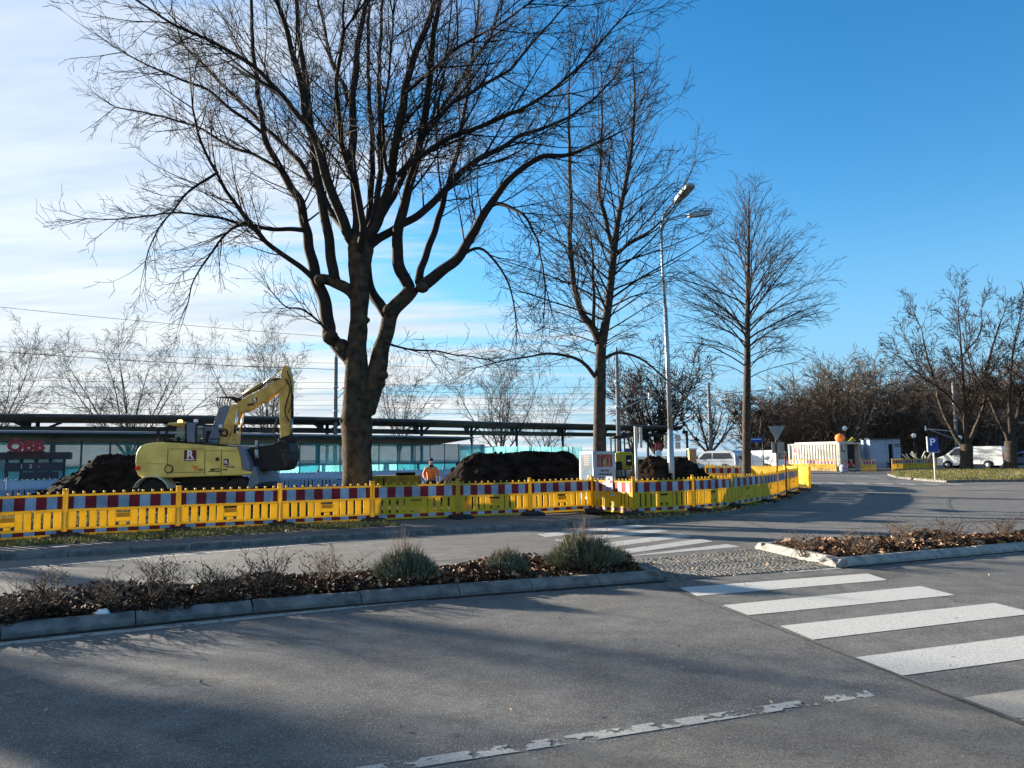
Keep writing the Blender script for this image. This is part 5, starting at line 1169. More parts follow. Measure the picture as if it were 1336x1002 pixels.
for x in (-CL, 0):
    for y in (0, CW): o.box((x, y, CH / 2), (.16, .16, CH))
o.build('frame', 'offwhite', ct)
o = MB(); o.box((.02, .45, CH / 2), (.06, .85, CH - .3)); dr = o.build('door', 'offwhite', ct); o = MB(); o.cyl((.07, .3, .3), (.07, .3, CH - .3), .02, 6); o.cyl((.07, .65, .3), (.07, .65, CH - .3), .02, 6); o.build('locking_bar', 'galv', dr)
o = MB(); o.box((.25, CW + 0.5, CH / 2), (.06, 1.15, CH - .3)); dr = o.build('door', 'wbar', ct); o = MB()
for k in range(3): o.box((.29, CW + .15 + k * .35, CH / 2), (.03, .05, CH - .4))
o.build('ribs', 'wbar', dr)
o = MB(); o.box((-.5, CW / 2, CH / 2), (.05, CW - .3, CH - .3)); o.build('dark_interior', 'frame_dark', ct)
o = MB(); o.box((-CL + .75, -.015, CH - .62), (.62, .01, .62)); lg = o.build('logo', 'white', ct); text_obj('logo_letter', 'R', .75, 'sign_red', face_m((-CL + .75, -.024, CH - .62)), lg, .004, .03)
o = MB(); o.box((.055, .45, CH - .5), (.01, .55, .55)); lg = o.build('logo', 'logo_red', ct); text_obj('logo_letter', 'R', .55, 'white', Matrix.Translation((.065, .45, CH - .48)) @ Matrix.Rotation(math.pi / 2, 4, 'Z') @ Matrix.Rotation(math.pi / 2, 4, 'X'), lg, .004, .02)
# orange bundle, hazard lamp and a plank on the roof
def roofpt(px, py, Y): p = P(px, py, Y); return p
q_ = roofpt(1096, 569, 68.4); o = MB(); o.lathe([(.15, -.42), (.42, -.3), (.58, 0), (.5, .28), (.25, .45), (.05, .5)], (0, 0, 0), 14)
for i in range(len(o.v)): v = V(o.v[i]); v *= 1 + .18 * mn.noise(v * 3); o.v[i] = tuple(v)
o.v = [(x * .78, y * .78, z * .78) for x, y, z in o.v]; q_.z = zg(66) + CH + .12 + .33; o.v = [(x, y, z) for x, y, z in o.v]; tag(o.build('orange_bundle', 'orange', loc=q_), 'rounded orange bundle lying on top of the white container', 'bundle')
q_ = P(1115, 570, 65); o = MB(); o.prism([(-.28, 0), (.25, 0), (.16, .22), (.05, .34), (-.06, .2)], 'y', -.15, .15); tag(o.build('yellow_crate', 'lime', loc=(q_.x, q_.y + .6, zg(66) + CH + .12), bevel=.03), 'small yellow object on the container roof right of the orange bundle', 'equipment')
# grey-white cabin right of it
k0 = P(1136, 600, 66); cbn = thing('site_cabin', 'shaded pale site cabin with dark open doorway and steps', 'cabin', (k0.x, k0.y, zg(66)), R(-8)); W_ = (1172 - 1136) / 1000 * 66; CH2 = P(1160, 573, 66).z - zg(66)
o = MB(); o.box((W_ * .28, 1.3, CH2 / 2 + .1), (W_ * .56, 2.6, CH2 - .2)); o.build('rear_wall', 'wbar', cbn, bevel=.02)
o = MB(); x0 = W_ * .56; x1 = W_ * 1.03; dw0, dw1 = W_ * .62, W_ * .78
o.box(((x0 + dw0) / 2, .0, CH2 / 2 + .1), (dw0 - x0, .12, CH2 - .2)); o.box(((dw1 + x1) / 2, .0, CH2 / 2 + .1), (x1 - dw1, .12, CH2 - .2)); o.box(((dw0 + dw1) / 2, 0, CH2 - .22), (dw1 - dw0, .12, .42)); o.box((x1 - .05, 1.2, CH2 / 2 + .1), (.12, 2.28, CH2 - .2)); o.build('front_wall', 'wbar', cbn)
o = MB(); o.box(((dw0 + dw1) / 2, .5, CH2 / 2), (dw1 - dw0 + .1, .1, CH2 - .3)); o.build('doorway', 'black', cbn)
o = MB(); o.box((W_ * .5, 1.2, CH2 + .05), (W_ * 1.1, 2.8, .1)); o.build('roof', 'frame_dark', cbn)
o = MB(); o.box((W_ * .93, -.07, CH2 - .45), (.5, .02, .08)); o.box((W_ * .93, -.07, CH2 - .62), (.5, .02, .08)); o.build('dark_lettering', 'pdark', cbn)
o = MB()
for k in range(3): o.box((W_ * .66, -.3 - .28 * k, .6 - .2 * k), (.9, .28, .05))
o.bar((W_ * .55, -.2, .65), (W_ * .55, -1, .05), .05, .05); o.bar((W_ * .78, -.2, .65), (W_ * .78, -1, .05), .05, .05); o.build('steps', 'darksteel', cbn)

# bicycle at the container door
bp_ = P(1101, 612, 60.8); bk_ = thing('bicycle', 'bicycle parked at the foot of the container end', 'bicycle', (P(1106, 600, 60.5).x, 60.5, zg(60)), R(12))
for x in (-.52, .52):
    o = MB(); o.tube([V((x + .33 * math.cos(t_), 0, .35 + .33 * math.sin(t_))) for t_ in [i * math.pi / 10 for i in range(21)]], .022, 6, cap=False); w = o.build('wheel', 'rubber', bk_); o = MB()
    for k in range(8): t_ = k * math.pi / 4; o.cyl((x, 0, .35), (x + .32 * math.cos(t_), 0, .35 + .32 * math.sin(t_)), .006, 4)
    o.build('spokes', 'galv', w)
o = MB()
for a, c in (((-.52, .35), (-.18, .32)), ((-.52, .35), (-.25, .85)), ((-.18, .32), (-.28, .92)), ((-.18, .32), (.35, .82)), ((-.26, .82), (.35, .84)), ((.52, .35), (.33, .95))): o.cyl((a[0], 0, a[1]), (c[0], 0, c[1]), .025, 6)
o.build('frame', 'sign_red', bk_); o = MB(); o.box((-.29, 0, .94), (.25, .12, .05)); o.build('saddle', 'black', bk_, bevel=.02); o = MB(); o.cyl((.33, -.28, 1.0), (.33, .28, 1.0), .02, 6); o.build('handlebar', 'black', bk_)
o = MB(); o.lathe([(.28, 0), (.33, .1), (.30, .5), (.2, .62)], (0, 0, 0), 10); tag(o.build('refuse_sack', 'wbar', loc=(bp_.x + .15, 61.2, zg(61))), 'pale bulging sack left of the bicycle at the container', 'sack')
# white branches / pallets heap behind the barrier row
o = MB(); rg = random.Random(3)
for k in range(9): a = rg.uniform(-.9, .9); o.bar((a, 0, .2), (a + rg.uniform(-1.2, 1.2), rg.uniform(-.3, .3), rg.uniform(1.1, 1.6)), .09, .09)
q_ = P(1200, 600, 70); tag(o.build('timber_pile', 'offwhite', loc=(q_.x, 70, zg(70))), 'pile of pale planks sticking up behind the shaded barriers', 'timber pile')
o = MB(); o.box((0, 0, .95), (.42, .3, 1.9)); q_ = P(1184, 600, 66.5); tag(o.build('pale_post', 'offwhite', loc=(q_.x, 68.5, zg(68)), bevel=.02), 'squat pale post behind the shaded barriers right of the cabin', 'post')
# ------------------------------------------------------------------ vehicles
def vehicle(name, label, cat, loc, rz, L, H, Wd, prof, paint, wins, wheels, rear=True, group=None, wr=.34):
    """prof: side outline (x from 0 front to L rear, z); wins: list of side glass polygons"""
    t = thing(name, label, cat, loc, rz, group); o = MB(); sl = []
    hw = Wd / 2
    for y, s in ((-hw, .0), (-hw * .985, .5), (-hw * .88, 1), (hw * .88, 1), (hw * .985, .5), (hw, 0)): sl.append((y, s))
    n = len(prof); vs = []
    # cross-section: vertical to the belt, leaning in above
    def yy(z, sgn): b = H * .5; return sgn * (hw if z < b else hw - (z - b) / (H - b) * .16)
    left = [V((x, yy(z, -1), z)) for x, z in prof]; right = [V((x, yy(z, 1), z)) for x, z in prof]; vs = left + right
    o.add(vs, [tuple(range(n))[::-1], tuple(range(n, 2 * n))] + [(i, (i + 1) % n, n + (i + 1) % n, n + i) for i in range(n)])
    body = o.build('body', paint, t, bevel=.05, seg=3)
    for w in wins:
        for sg in (-1, 1):
            g = MB(); g.add([(x, yy(z, sg) + sg * .006, z) for x, z in w] + [(x, yy(z, sg) - sg * .01, z) for x, z in w], [tuple(range(len(w))) if sg < 0 else tuple(range(len(w)))[::-1], tuple(range(len(w), 2 * len(w)))] + [(i, (i + 1) % len(w), len(w) + (i + 1) % len(w), len(w) + i) for i in range(len(w))]); g.build('side_window', 'carglass', t)
    for x in wheels:
        for sg in (-1, 1):
            rot = Matrix.Rotation(math.pi / 2, 3, 'X'); w = MB(); w.lathe([(.2, -.11), (wr * .93, -.11), (wr, -.06), (wr, .06), (wr * .93, .11), (.2, .11)], (x, sg * (hw - .09), wr), 20, 0, rot); wo = w.build('wheel', 'rubber', t)
            r_ = MB(); r_.lathe([(.02, -.118), (.19, -.118), (.21, 0), (.19, .118), (.02, .118)], (x, sg * (hw - .09), wr), 12, 0, rot); r_.build('rim', 'steel', wo)
            a = MB(); m_ = 12
            a.add([(x + (wr + .07) * math.cos(i * math.pi / m_), sg * (hw + .006), wr + (wr + .07) * math.sin(i * math.pi / m_)) for i in range(m_ + 1)], [tuple(range(m_ + 1)) if sg < 0 else tuple(range(m_ + 1))[::-1]]); a.build('wheel_arch', 'black', t)
            wo.location = (0, sg * .02, 0)
    return t, body, yy
vp = [(0.02, .30), (0, .72), (.12, 1.0), (.75, 1.20), (1.55, 1.86), (1.9, 1.95), (5.25, 1.95), (5.32, 1.7), (5.33, .45), (5.2, .28)]
def dress(t, L, H, hw, yfr=.78, doorx=(1.35, 2.35), slide=(3.6,), wind=None):
    o = MB(); o.box((-.01, 0, .42), (.1, hw * 1.8, .28)); o.build('bumper', 'black', t, bevel=.03); o = MB(); o.box((L + .0, 0, .42), (.1, hw * 1.8, .24)); o.build('bumper', 'black', t, bevel=.03)
    for s in (-1, 1): o = MB(); o.box((.10, s * hw * .72, yfr), (.2, .3, .16)); o.build('headlight', 'globe', t, bevel=.03); o = MB(); o.box((L - .01, s * hw * .9, 1.1), (.05, .12, .4)); o.build('tail_light', 'lens_red', t)
    o = MB()
    for x in doorx + tuple(slide):
        for s in (-1, 1): o.box((x, s * (hw + .0), .85), (.012, .012, .95))
    for s in (-1, 1): o.box((L * .62, s * (hw + .0), .95), (L * .6, .012, .012)); o.box((L * .55, s * hw, .36), (L * .42, .02, .12))
    o.build('panel_gap', 'black', t)
    if wind: o = MB(); o.add([(x, y, z) for (x, z) in wind for y in (-hw * .82, hw * .82)], [(0, 1, 3, 2)]); o.build('windscreen', 'carglass', t)
    for s in (-1, 1): o = MB(); o.box((1.35, s * (hw + .1), 1.25), (.12, .16, .2)); o.build('mirror', 'black', t, bevel=.02)
q_ = P(1301, 600, 66.5); hx = V((-.72, .69)).normalized()
fr = V((q_.x, q_.y)) + hx * 5.33 + V((hx.y, -hx.x)) * 0
vang = math.atan2(-hx.y, -hx.x)
vl = P(1225, 600, 70)
van, _, _ = vehicle('panel_van', 'white panel van facing left behind the two right trees', 'van', (P(1224.5, 600, 69.5).x + .6, 70.3, zg(70) - .05), math.atan2(-.76, .65), 5.33, 1.95, 1.9, vp, 'vanwhite', [[(1.02, 1.22), (1.62, 1.78), (1.95, 1.82), (2.2, 1.82), (2.2, 1.2)]], (.95, 4.2))
dress(van, 5.33, 1.95, .95, .85, wind=[(.76, 1.215), (1.5, 1.83)])
mp = [(0.02, .28), (0, .66), (.15, .92), (1.0, 1.10), (1.75, 1.68), (2.2, 1.80), (4.5, 1.80), (4.8, 1.6), (4.92, 1.05), (4.9, .35), (4.75, .26)]
mv, _, _ = vehicle('minivan', 'silver minivan with dark windows parked behind the brick pillar', 'van', (P(905, 600, 65).x, 66, zg(66)), math.atan2(-3.4, 3.0), 4.9, 1.8, 1.85, mp, 'vansilver', [[(1.45, 1.14), (1.9, 1.6), (2.6, 1.62), (2.6, 1.14)], [(2.75, 1.14), (2.75, 1.62), (4.35, 1.6), (4.6, 1.16)]], (.9, 3.95))
dress(mv, 4.9, 1.8, .925, .8, wind=[(1.02, 1.115), (1.72, 1.66)])
cp = [(0.02, .28), (0, .62), (.12, .85), (.95, 1.02), (1.55, 1.6), (1.9, 1.78), (4.1, 1.80), (4.32, 1.7), (4.4, .9), (4.38, .35), (4.25, .26)]
cv, _, _ = vehicle('delivery_van', 'small white delivery van facing left behind the slender tree', 'van', (P(957, 600, 63).x, 63.5, zg(63)), math.atan2(-2.7, 2.7), 4.4, 1.8, 1.8, cp, 'vanwhite', [[(1.25, 1.06), (1.65, 1.52), (2.15, 1.6), (2.15, 1.06)]], (.85, 3.5))
dress(cv, 4.4, 1.8, .9, .75, wind=[(.97, 1.035), (1.52, 1.585)]); o = MB(); o.box((4.42, 0, 1.35), (.02, 1.3, .5)); o.build('rear_window', 'carglass', cv); o = MB(); o.box((3.2, -.885, 1.25), (.3, .02, .3)); o.build('side_marking', 'pgrey', cv)
bc = [(0, .35), (.02, .62), (.12, .75), (1.0, .92), (1.6, 1.35), (2.1, 1.45), (3.1, 1.42), (3.9, 1.0), (4.2, .92), (4.28, .5), (4.2, .28), (.1, .28)]
cc, _, _ = vehicle('car', 'dark blue car cut by the right photo edge', 'car', (P(1326, 600, 66).x + .2, 68.5, zg(68)), math.atan2(-3.0, 3.0), 4.3, 1.45, 1.75, bc, 'carblue', [[(1.35, .98), (1.72, 1.32), (2.2, 1.38), (2.2, .98)], [(2.3, .98), (2.3, 1.38), (3.05, 1.34), (3.5, 1.0)]], (.8, 3.4), wr=.3)
dress(cc, 4.3, 1.45, .87, .66, wind=[(1.03, .945), (1.57, 1.34)])

# ------------------------------------------------------------------ station
def poly3(pairs, zt): # pixel top edge points -> world polyline at height zt
    out = []
    for x, y in pairs:
        d = ray(x, y); t = (zt - EYE) / d.z; out.append(V((d.x * t, d.y * t, zt)))
    return out
def sweep(mb, line, prof, mi=0):
    """prof: (out, z) points; out>0 is away from the camera side"""
    n = len(prof); vs = []; m = len(line)
    for i, p in enumerate(line):
        a = line[max(0, i - 1)]; b = line[min(m - 1, i + 1)]; t = (b - a).normalized(); nr = V((-t.y, t.x, 0))
        for o_, z in prof: q = p + nr * o_; vs.append((q.x, q.y, z))
    mb.add(vs, [(i * n + j, (i + 1) * n + j, (i + 1) * n + (j + 1) % n, i * n + (j + 1) % n) for i in range(m - 1) for j in range(n)] + [tuple(range(n)), tuple((m - 1) * n + j for j in range(n))[::-1]], mi)
def dens(line, step):
    out = []; 
    for i in range(len(line) - 1):
        L = (line[i + 1] - line[i]).length; k = max(1, int(L / step))
        for j in range(k): out.append(line[i].lerp(line[i + 1], j / k))
    out.append(line[-1]); return out
UR = poly3([(-330, 530.5), (0, 539.7), (200, 541.6), (400, 544), (530, 547), (660, 551), (780, 553.8), (891, 556)], 5.2)
t = thing('platform_roof', 'long dark upper platform roof running behind the trees', 'station roof', (UR[0].x, UR[0].y, 0)); O = V(t.location); ln = [p - V((O.x, O.y, 0)) for p in UR]
o = MB(); sweep(o, ln, [(0, 5.2), (-.02, 5.0), (.4, 4.78), (2.6, 4.70), (6.0, 4.92), (6.2, 5.3), (3, 5.22)]); o.build('roof', 'roof_dark', t)
o = MB(); sweep(o, ln, [(-.05, 5.22), (-.05, 5.12), (.15, 5.12), (.15, 5.24)]); o.build('gutter', 'roof_edge', t)
o = MB(); sweep(o, ln, [(1.6, 4.42), (1.6, 4.02), (2.2, 4.02), (2.2, 4.42)]); sweep(o, ln, [(3.9, 4.42), (3.9, 4.12), (4.3, 4.12), (4.3, 4.42)]); o.build('girder', 'roof_dark', t)
for i, p in enumerate(dens(ln, 5.6)):
    c = MB(); c.cyl((p.x + 1.0, p.y + 2.6, 0), (p.x + 1.0, p.y + 2.6, 4.75), .14, 8); c.bar((p.x + 1.0, p.y + 2.4, 4.1), (p.x + .2, p.y + .6, 4.85), .12, .18); c.bar((p.x + 1.0, p.y + 2.8, 4.1), (p.x + 1.5, p.y + 4.6, 4.8), .12, .16)
    c.box((p.x + .6, p.y + 1.9, 4.58), (.45, .5, .35)); c.build('column', 'frame_dark', t)
LR = poly3([(-330, 556), (0, 562), (200, 564), (385, 566.5), (520, 568.5), (618, 570.5)], 3.55)
t = thing('station_canopy', 'lower dark canopy with pale front edge behind the excavator', 'station roof', (LR[0].x, LR[0].y, 0)); O = V(t.location); ln = [p - V((O.x, O.y, 0)) for p in LR]; LRl = ln
o = MB(); sweep(o, ln, [(0, 3.55), (0, 3.42), (.7, 3.36), (5.0, 2.98), (8.5, 2.98), (8.5, 3.3), (4.5, 3.46)]); o.build('roof', 'roof_dark', t)
o = MB(); sweep(o, ln, [(-.06, 3.57), (-.06, 3.46), (.1, 3.46), (.1, 3.59)]); o.build('fascia', 'fascia', t)
for i, p in enumerate(dens(ln, 4.6)):
    c = MB(); c.box((p.x + .5, p.y + 4.0, 1.5), (.22, .22, 3.1)); c.build('column', 'frame_dark', t)
# glass screens
t = thing('glass_screen', 'long teal glass screen wall under the station canopy', 'glass wall', (LR[0].x, LR[0].y, 0)); g0 = dens([V((p.x + .8, p.y + 3.4, 0)) for p in ln], 1.5)
fr_ = MB()
gl_ = MB(); rg = random.Random(12)
for i in range(len(g0) - 1):
    a, b = g0[i], g0[i + 1]; zt = 2.95
    m2 = rg.choice((0, 0, 1)); d = (b - a); nr = V((-d.y, d.x, 0)).normalized() * .02
    for z0, z1 in ((.55, 1.45), (1.5, zt)):
        gl_.add([a + V((0, 0, z0)), b + V((0, 0, z0)), b + V((0, 0, z1)), a + V((0, 0, z1)), a + nr + V((0, 0, z0)), b + nr + V((0, 0, z0)), b + nr + V((0, 0, z1)), a + nr + V((0, 0, z1))], [(0, 1, 2, 3), (5, 4, 7, 6), (0, 4, 5, 1), (3, 2, 6, 7)], m2)
    fr_.box(a + V((0, 0, 1.55)), (.07, .1, 3.0)); 
    for z in (.5, 1.475, 2.98): fr_.bar(a + V((0, 0, z)), b + V((0, 0, z)), .07, .06)
gl_.build('panes', ['teal', 'teal_light'], t); fr_.build('frame', 'frame_teal', t)
# second glass screen on the far platform, reaching to the right
far = [P(600, 600, 66), P(660, 600, 72), P(760, 600, 80)]; t = thing('glass_screen', 'pale far glass fence above the middle soil heap', 'glass wall', (far[0].x, far[0].y, .4)); fl = dens([V((p.x - far[0].x, p.y - far[0].y, 0)) for p in far], 1.6); gl_ = MB(); fr_ = MB()
for i in range(len(fl) - 1):
    a, b = fl[i], fl[i + 1]; gl_.add([a, b, b + V((0, 0, 2.5)), a + V((0, 0, 2.5)), a + V((0, .02, 0)), b + V((0, .02, 0)), b + V((0, .02, 2.5)), a + V((0, .02, 2.5))], [(0, 1, 2, 3), (5, 4, 7, 6)], 0); fr_.box(a + V((0, 0, 1.3)), (.06, .06, 2.6))
gl_.build('panes', 'teal_light', t); fr_.build('frame', 'frame_teal', t)
# platform and its rear wall, seen through the glass
pf = [p + V((O.x, O.y, 0)) for p in ln]; o = MB(); sweep(o, pf, [(3.0, .02), (3.0, .5), (14, .5), (14, .02)]); tag(struct(o.build('platform', 'concrete')))
o = MB(); sweep(o, [p + V((.6, 0, 0)) for p in pf], [(12.5, .5), (12.5, 1.5), (12.6, 1.5), (12.6, .5)]); o2 = o.build('screen', 'teal', None); tag(o2, 'blue green screen along the rear of the platform', 'glass wall')
# entrance building with sign
kx = P(-70, 600, 36.5); kr = P(84, 600, 38.8); t = thing('station_entrance', 'dark framed glazed entrance building under the red railway sign', 'building', (kx.x, kx.y, 0), math.atan2(kr.y - kx.y, kr.x - kx.x)); KL = math.hypot(kr.x - kx.x, kr.y - kx.y); KH = P(40, 590, 38).z
o = MB(); o.box((KL / 2, 1.8, KH - .17), (KL + .5, 4.2, .34)); o.build('roof', 'frame_dark', t); o = MB()
for k in range(9): o.box((KL * k / 8, 0, KH / 2 - .15), (.12, .14, KH - .3))
o.box((KL / 2, 0, .25), (KL, .1, .5)); o.build('frame', 'frame_dark', t); 
for k in range(8): o = MB(); o.box((KL * (k + .5) / 8, .02, KH / 2), (KL / 8 - .12, .03, KH - .6)); o.build('window', 'teal_light' if k % 3 else 'teal', t)
o = MB(); o.box((KL * .74, -.08, KH - .72), (2.5, .08, .42)); s_ = o.build('display_board', 'pdark', t); text_obj('lettering', '1   2   -', .28, 'plight', face_m((KL * .70, -.13, KH - .70)), s_, .003)
o = MB(); o.box((KL * .79, -.1, KH - 1.15), (1.6, .06, .35)); o.build('dark_board', 'pdark', t)
sg_ = P(34, 582, 37.2); t = thing('railway_sign', 'red railway letters standing on the entrance roof', 'sign', (sg_.x, sg_.y, sg_.z), math.atan2(kr.y - kx.y, kr.x - kx.x) * .6)
text_obj('letters', 'ÖBB', .66, 'sign_red', face_m((0, 0, -.02)) @ Matrix.Scale(1.22, 4, (1, 0, 0)), t, .04, .035)
o = MB(); o.bar((-.8, .05, -.27), (.8, .05, -.27), .05, .05)
for x in (-.7, 0, .7): o.bar((x, .05, -.5), (x, .05, -.2), .04, .04)
o.build('support', 'darksteel', t)
# ------------------------------------------------------------------ masts, wires, far lamps
def mast(px, Y, top_py, r0, r1, label, arms=(), m='concrete', base=None):
    b = V((P(px, 600, Y).x, Y, zg(Y))); t = thing('catenary_mast', label, 'mast', b); h = P(px, top_py, Y).z - b.z; o = MB(); o.tube([V((0, 0, 0)), V((0, 0, h * .5)), V((0, 0, h))], [r0, (r0 + r1) / 2, r1], 10); o.cyl((0, 0, h), (0, 0, h + .25), r1 * .5, 6); o.build('shaft', m, t)
    for (z, L, s) in arms:
        o = MB(); o.cyl((0, 0, h * z), (L, s, h * z + .3), .05, 6); o.cyl((0, 0, h * z - .8), (L * .9, s * .9, h * z + .25), .035, 6); o.build('bracket', 'galv', t); o = MB(); o.lathe([(.04, -.25), (.09, -.15), (.05, -.1), (.09, 0), (.05, .1), (.09, .18), (.04, .25)], (L, s, h * z + .35), 8); o.build('insulator', 'white', t)
    for z in (.55, .75): o = MB(); o.lathe([(r0 * 1.05, -.1), (r0 * 1.15, 0), (r0 * 1.05, .1)], (0, 0, h * z), 10); o.build('collar', 'galv', t)
    return t
mast(437, 62, 466, .19, .15, 'tall thin overhead line mast left of the big trunk', ((.72, 1.4, -1),))
mast(808, 56, 457, .21, .12, 'grey tapering overhead line mast right of the second large tree', ((.60, 2.4, .5), (.78, -1.2, -.5)))
mast(928, 76, 502, .21, .15, 'grey overhead line mast left of the slender tree', ((.88, 5.5, -2),))
mast(1250, 76, 500, .17, .13, 'grey overhead line mast behind the right-hand trees', ((.42, -3.0, 0),))
wg = 'overhead railway wires'
def wire(pts, label, r=.02, sag=.0, dr=0):
    ps = [P(x, y, Y) for x, y, Y in pts]; q_ = []
    for i in range(len(ps) - 1):
        for k in range(10): f = k / 10; p = ps[i].lerp(ps[i + 1], f); p.z -= sag * 4 * f * (1 - f); q_.append(p)
    q_.append(ps[-1]); o = MB(); b = q_[0].copy(); o.tube([p - b for p in q_], r, 4); 
    tag(o.build('overhead_wire', 'black', loc=b), label, 'wire', wg)
wire([(-250, 372, 55), (437, 440, 62)], 'highest wire on the left, sloping down towards the trunk', .02, .25)
wire([(-250, 437, 55), (437, 482, 62)], 'thick wire in the pair crossing the left sky', .028, .35)
wire([(-250, 432, 58), (437, 474, 62), (808, 475, 56)], 'thin upper wire of the pair crossing the left sky', .015, .3)
for k, y in enumerate((497, 505, 512, 520, 527, 533)):
    wire([(-250, y - 8, 60 + 2 * k), (437, y + 2, 63 + 2 * k), (808, y + 8, 70 + 2 * k), (928, y + 12, 76 + 2 * k)], 'one of the thin wires just above the station roof', .016, .2)
wire([(808, 503, 56), (928, 508, 76), (1100, 512, 90), (1330, 515, 100)], 'wire running right from the grey tapering mast', .02, .4)
wire([(808, 470, 56), (928, 520, 76)], 'short wire between the two grey masts', .018, .3)
wire([(1250, 545, 76), (1480, 556, 60)], 'wire reaching from the right mast to the photo edge', .03, .2)
for px, py, Y, lb in ((1102, 559, 76, 'white globe lamp above the container roof before the wood'), (1192, 568.5, 74, 'white globe lamp above the site cabin right side before the wood'), (1252, 571, 78, 'white globe lamp behind the right-hand tree trunk')):
    b = P(px, py, Y); t = thing('globe_lamp', lb, 'street lamp', (b.x, b.y, zg(Y))); h = b.z - zg(Y); o = MB(); o.cyl((0, 0, 0), (0, 0, h - .2), .05, 6); o.build('pole', 'darksteel', t); o = MB(); o.lathe([(.05, -.24), (.18, -.17), (.24, 0), (.18, .17), (.05, .24)], (0, 0, h), 12); o.build('lamp_globe', 'globe', t)

# ------------------------------------------------------------------ sun, sky
SUN_EL = R(13); tosun = V((-.838, .545, 0)).normalized()
sd = V((tosun.x * math.cos(SUN_EL), tosun.y * math.cos(SUN_EL), math.sin(SUN_EL)))
sl = bpy.data.lights.new('sun', 'SUN'); sl.energy = 5.0; sl.angle = R(.53); sl.color = (1.0, .90, .76)
so = bpy.data.objects.new('sun', sl); C.objects.link(so); so.rotation_euler = sd.to_track_quat('Z', 'Y').to_euler(); so.location = (0, 0, 60)
w = bpy.data.worlds.new('World'); scene.world = w; w.use_nodes = True; n = w.node_tree.nodes; l = w.node_tree.links; bg = n['Background']
sky = n.new('ShaderNodeTexSky'); sky.sky_type = 'NISHITA'; sky.sun_disc = False; sky.sun_elevation = SUN_EL; sky.sun_rotation = math.atan2(sd.x, sd.y); sky.air_density = 1.0; sky.dust_density = .1; sky.ozone_density = 2.5
hs = n.new('ShaderNodeHueSaturation'); hs.inputs['Saturation'].default_value = 1.33; hs.inputs['Value'].default_value = 1.1; l.new(sky.outputs[0], hs.inputs['Color'])
tc = n.new('ShaderNodeTexCoord'); sx = n.new('ShaderNodeSeparateXYZ'); l.new(tc.outputs['Generated'], sx.inputs[0])
hz = n.new('ShaderNodeMapRange'); hz.interpolation_type = 'SMOOTHSTEP'; hz.inputs['From Min'].default_value = .0; hz.inputs['From Max'].default_value = .30; hz.inputs['To Min'].default_value = .85; hz.inputs['To Max'].default_value = 0; l.new(sx.outputs['Z'], hz.inputs['Value'])
hm_ = n.new('ShaderNodeMix'); hm_.data_type = 'RGBA'; l.new(hz.outputs[0], hm_.inputs[0]); l.new(hs.outputs[0], hm_.inputs[6]); hm_.inputs[7].default_value = (.85, 2.05, 3.5, 1)
def math_(op, a, b=None, c=None):
    k = n.new('ShaderNodeMath'); k.operation = op
    for i, v in enumerate((a, b, c)):
        if v is None: continue
        if isinstance(v, (int, float)): k.inputs[i].default_value = v
        else: l.new(v, k.inputs[i])
    return k.outputs[0]
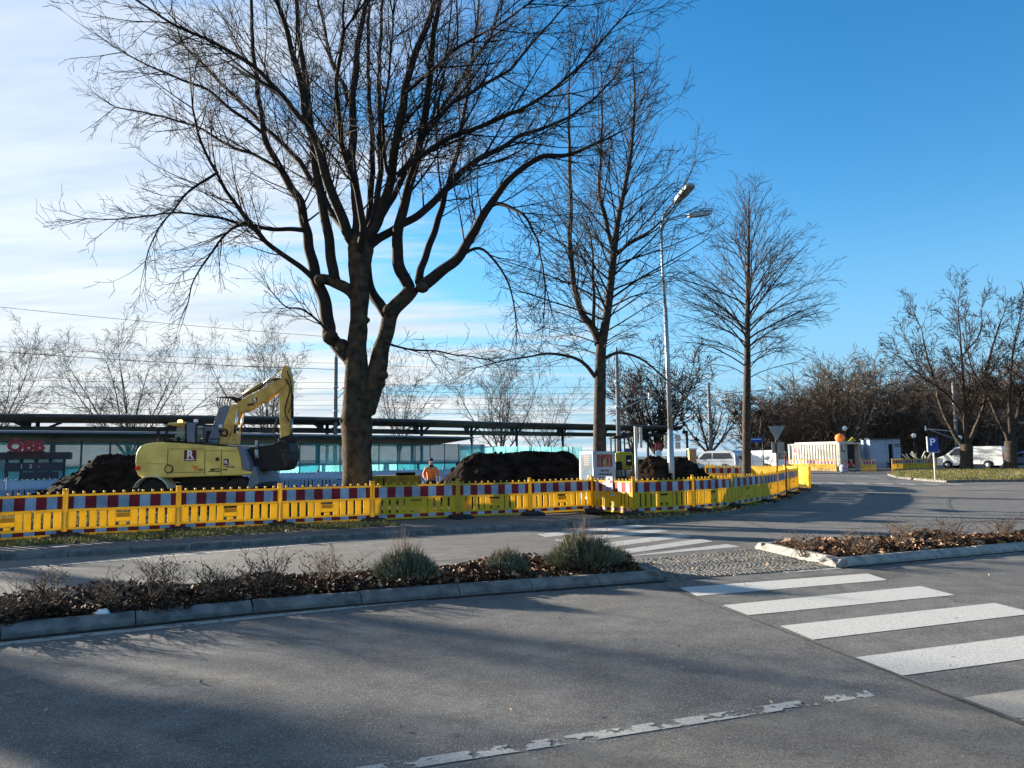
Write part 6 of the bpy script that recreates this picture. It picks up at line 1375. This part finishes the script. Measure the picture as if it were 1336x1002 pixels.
# project the direction on a flat cloud layer
zc_ = math_('MAXIMUM', sx.outputs['Z'], .0); den = math_('ADD', zc_, .11); u = math_('DIVIDE', sx.outputs['X'], den); v = math_('DIVIDE', sx.outputs['Y'], den)
cx_ = n.new('ShaderNodeCombineXYZ'); l.new(u, cx_.inputs[0]); l.new(v, cx_.inputs[1])
mp_ = n.new('ShaderNodeMapping'); mp_.inputs['Rotation'].default_value = (0, 0, R(20)); mp_.inputs['Scale'].default_value = (.55, 2.0, 1); l.new(cx_.outputs[0], mp_.inputs[0])
nz = n.new('ShaderNodeTexNoise'); nz.inputs['Scale'].default_value = 1.0; nz.inputs['Detail'].default_value = 9; nz.inputs['Roughness'].default_value = .6; nz.inputs['Distortion'].default_value = .5; l.new(mp_.outputs[0], nz.inputs['Vector'])
# cover: thick to the left, thin to the right; low clouds reach further right
side = math_('MULTIPLY_ADD', sx.outputs['X'], -1.9, -.34); low = math_('MULTIPLY', math_('POWER', math_('SUBTRACT', 1.0, math_('MINIMUM', math_('MULTIPLY', zc_, 3.2), 1.0)), 1.5), .80)
cov = math_('ADD', side, low); fac = math_('ADD', math_('MULTIPLY_ADD', nz.outputs['Fac'], 3.5, -1.72), cov)
mr = n.new('ShaderNodeMapRange'); mr.interpolation_type = 'SMOOTHSTEP'; mr.inputs['From Min'].default_value = -.30; mr.inputs['From Max'].default_value = .62; l.new(fac, mr.inputs['Value'])
cl = math_('MULTIPLY', mr.outputs[0], math_('MULTIPLY_ADD', zc_, -.55, .93))
mx = n.new('ShaderNodeMix'); mx.data_type = 'RGBA'; l.new(cl, mx.inputs[0]); l.new(hm_.outputs[2], mx.inputs[6]); nz2 = n.new('ShaderNodeTexNoise'); nz2.inputs['Scale'].default_value = 1.7; nz2.inputs['Detail'].default_value = 8; nz2.inputs['Roughness'].default_value = .6; l.new(mp_.outputs[0], nz2.inputs['Vector'])
rc = n.new('ShaderNodeValToRGB'); rc.color_ramp.elements[0].position = .36; rc.color_ramp.elements[1].position = .62; rc.color_ramp.elements[0].color = (.72, .77, .82, 1); rc.color_ramp.elements[1].color = (1, .985, .95, 1); l.new(nz2.outputs['Fac'], rc.inputs['Fac'])
vm = n.new('ShaderNodeVectorMath'); vm.operation = 'SCALE'; vm.inputs['Scale'].default_value = 4.3; l.new(rc.outputs[0], vm.inputs[0]); l.new(vm.outputs[0], mx.inputs[7])
l.new(mx.outputs[2], bg.inputs['Color']); bg.inputs['Strength'].default_value = .066
scene.view_settings.view_transform = 'Standard'; scene.view_settings.look = 'None'; scene.view_settings.exposure = 1.9; scene.view_settings.gamma = 1
for k in list(BP.keys()):
    if k == '_u': del BP['_u']
for o in scene.objects:
    if '_u' in o: del o['_u']
